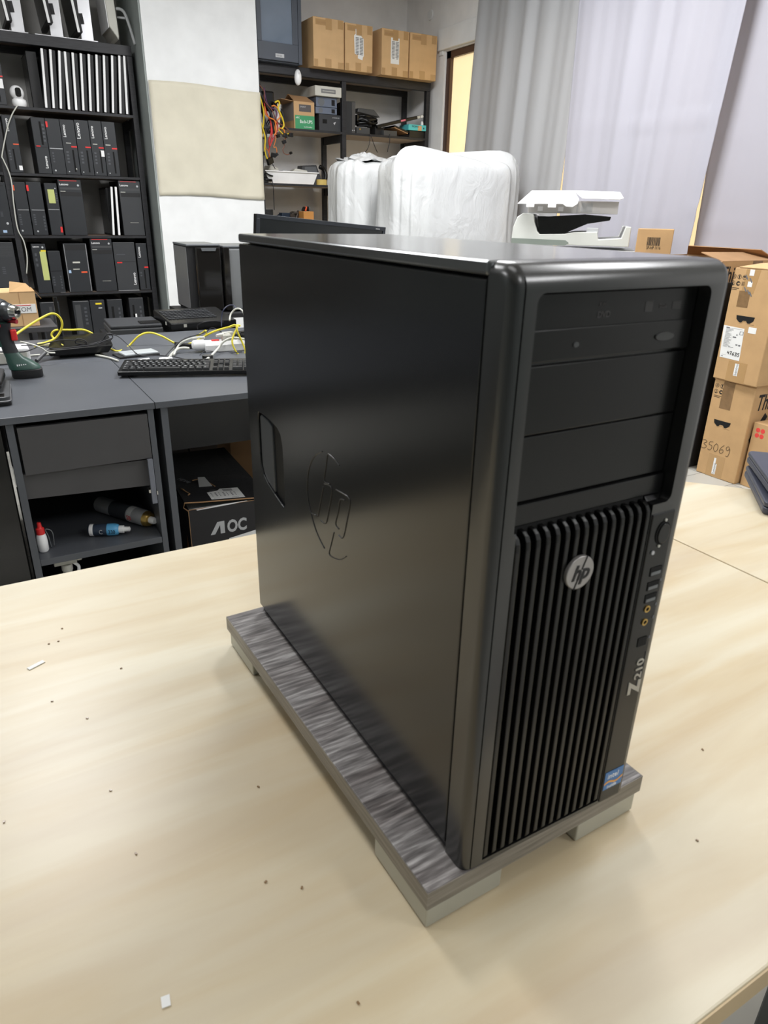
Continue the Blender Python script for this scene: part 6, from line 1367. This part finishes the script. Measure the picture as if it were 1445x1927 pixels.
la, lh_ = uf(1386, 696); lq_ = onface(up, 'maker_label', la-.011, lh_-.030, la+.011, lh_+.030, M_paper); text('label_lettering', 'Lenovo', .019, M_inkg, lq_, (-.001, -la-.006, lh_-.027), (R(90), R(-90), R(-90)))
onface(up, 'tape_strip', la-.05, .001, la+.055, .10, M_tape2, .0004)
ta, th_ = uf(1410, 540); onface(up, 'tape_strip', 0, 0, 0, 0, M_tape2, .0005, [(ta-.035, th_-.02), (ta+.03, th_-.03), (ta+.045, .532), (ta-.03, .532)]); ta, th_ = uf(1400, 560); onface(up, 'tape_strip', ta-.03, th_-.045, ta+.03, th_+.03, M_tape, .0006)
ta, th_ = uf(1417, 514); onface(up, 'small_label', ta-.014, th_-.012, ta+.010, th_+.016, M_paper, .0009); ta, th_ = uf(1412, 535); onface(up, 'small_label', ta-.012, th_-.012, ta+.012, th_+.012, M_paper, .0009)
b = MB()
for (u, v) in ((1406, 522), (1414, 528), (1403, 545), (1409, 550), (1413, 554)): a_, h_ = uf(u, v); b.add([(-.0012, -(a_-.010), h_+.010), (-.0012, -(a_-.004), h_+.012), (-.0012, -(a_+.010), h_-.008), (-.0012, -(a_+.004), h_-.010)], [(0, 1, 2, 3)])
b.build('tape_print', M_inkg, up)
arrowmark(up, wu+.005, .02, .26, .9); longtext(up, 'ThinkCentre', .115, .06, .40, wu+.005)
b = MB(); b.add([(.0, -wu, .536), (.40, -wu, .536), (.38, -wu-.01, .575), (.05, -wu+.03, .57)], [(0, 1, 2, 3)]); b.add([(.25, 0, .536), (.42, 0, .537), (.42, -.12, .585), (.20, -.16, .56)], [(0, 1, 2, 3)]); b.add([(-.001, -.02, .538), (-.001, -wu+.01, .538), (.09, -wu+.02, .575), (.12, -.04, .553)], [(0, 1, 2, 3)]); b.build('flap', M_card2, up, solid=.004)
# small carton with red dots in front
sx_ = 3.035; sF = AX(1392, 912, sx_)
sm = thing('cardboard_box', 'narrow brown carton with four red dots, at the foot of the right stack', 'box', (sx_, LF.y-.012, .0005), R(-4), group='large brown computer cartons')
smh = AX(1424, 795, sx_).z
bx('carton', (0, -.13, 0), (.30, 0, smh), M_card, sm, .003); b = MB()
for a, h_ in ((.030, -.035), (.056, -.035), (.030, -.062), (.056, -.062)): b.cyl((-.0008, -a, smh+h_), (0, -a, smh+h_), .0115, n=18)
b.build('red_dots', M_inkr, sm); bx('side_flap', (.30, -.12, .10), (.303, -.01, .30), M_card2, sm)
# rear stack
bb_ = thing('gap_shade_board', 'black board added as shade for the gap behind the 35069 carton', 'board', (2.985, 1.990, .0005)); bx('shade_panel', (0, 0, 0), (.44, .012, .97), K_mat, bb_, .002)  # added board, stands in for the shade beside the carton stack
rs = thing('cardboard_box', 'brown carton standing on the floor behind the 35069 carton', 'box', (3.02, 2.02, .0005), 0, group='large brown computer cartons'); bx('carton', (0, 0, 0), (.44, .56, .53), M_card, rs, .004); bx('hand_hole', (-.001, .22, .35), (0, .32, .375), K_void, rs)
r2 = thing('cardboard_box', 'open topped brown maker carton, upper one of the rear stack', 'box', (3.015, 2.03, .532), 0, group='large brown computer cartons')
hh2 = .535
b = MB()
for a, c in (((0, 0, 0), (.44, .005, hh2)), ((0, .555, 0), (.44, .56, hh2)), ((0, .005, 0), (.005, .555, hh2)), ((.435, .005, 0), (.44, .555, hh2)), ((.005, .005, 0), (.435, .555, .005))): b.box(a, c)
b.build('carton', M_card, r2); text('maker_lettering', 'ThinkCentre', .11, M_ink, r2, (.0, -.0006, .435), FRONT, .12, .0004, 'LEFT', .72, .0012)
b = MB(); b.add([(0, 0, hh2), (.44, 0, hh2), (.44, .16, hh2+.030), (.02, .15, hh2+.035)], [(0, 1, 2, 3)]); b.add([(0, 0, hh2), (0, .56, hh2), (-.10, .48, hh2-.10), (-.10, .06, hh2-.08)], [(0, 1, 2, 3)])
b.add([(.44, 0, hh2), (.44, .56, hh2), (.36, .5, hh2+.05), (.36, .05, hh2+.05)], [(0, 1, 2, 3)]); b.build('flap', M_cardi, r2, solid=.004)
bx('tape_strip', (.24, -.001, hh2-.06), (.32, 0, hh2), M_tape, r2)
# carton with the barcode
pB = AX(1201, 430, 3.0); pE = AX(1265, 432, 3.0)
bc = thing('cardboard_box', 'small brown carton with a printed barcode, beside the copier', 'box', (3.0, pB.y, hh2+.532+.004), R(40), group=None)
bhh = pB.z-(hh2+.532+.004); bwd = .186
bx('carton', (0, -bwd, 0), (.13, 0, bhh), M_card, bc, .003); b = MB(); rn = random.Random(3); a = .30
while a < .66:
    w_ = rn.choice((.008, .014, .02)); b.box((-.001, -bwd*(a+w_), bhh*.36), (0, -bwd*a, bhh*.68)); a += w_+rn.choice((.010, .016))
b.build('barcode', M_ink, bc); text('barcode_digits', '3P-HP 1116', .022, M_ink, bc, (-.0008, -bwd*.30, bhh*.22), LEFTF, sx=.7)

# two closed laptops on the second table
for k, (x, y, z, rz, lab) in enumerate([(1.165, .345, .7505, R(43), 'dark blue grey closed laptop, lower of the two at the right frame edge'), (1.185, .355, .7785, R(46), 'dark blue grey closed laptop, upper of the two at the right frame edge')]):
    t = thing('laptop', lab, 'laptop', (x, y, z), rz, group='closed laptops at the right')
    MLp = mat('laptop_blue_grey', (.045, .05, .075), .38)
    b = MB(); b.prism(rrect(-.115, -.16, .115, .16, .012), .0135); b.build('laptop_base', MLp, t, .004, 3); b = MB(); b.prism(rrect(-.115, -.16, .115, .16, .012), .0095, T=Matrix.Translation((0, 0, .0148))); b.build('laptop_lid', MLp, t, .003, 3)
    b = MB(); b.prism(rrect(-.110, -.155, .110, .155, .012), .0012, T=Matrix.Translation((0, 0, .0136))); b.build('lid_gap', K_void, t)
# something pale on the floor under the table's near edge, at the lower right
p = AZ(1430, 1905, .30)
o = thing('storage_box', 'grey cardboard box on the floor, seen below the table edge at lower right', 'box', (.62, -.40, 0)); bx('box_body', (-.22, -.3, 0), (.30, .25, .28), mat('warm_grey_card', (.20, .185, .18), .7), o, .004); bx('box_lid', (-.222, -.302, .281), (.302, .252, .30), mat('warm_grey_card', (.2, .185, .18), .7), o, .003)
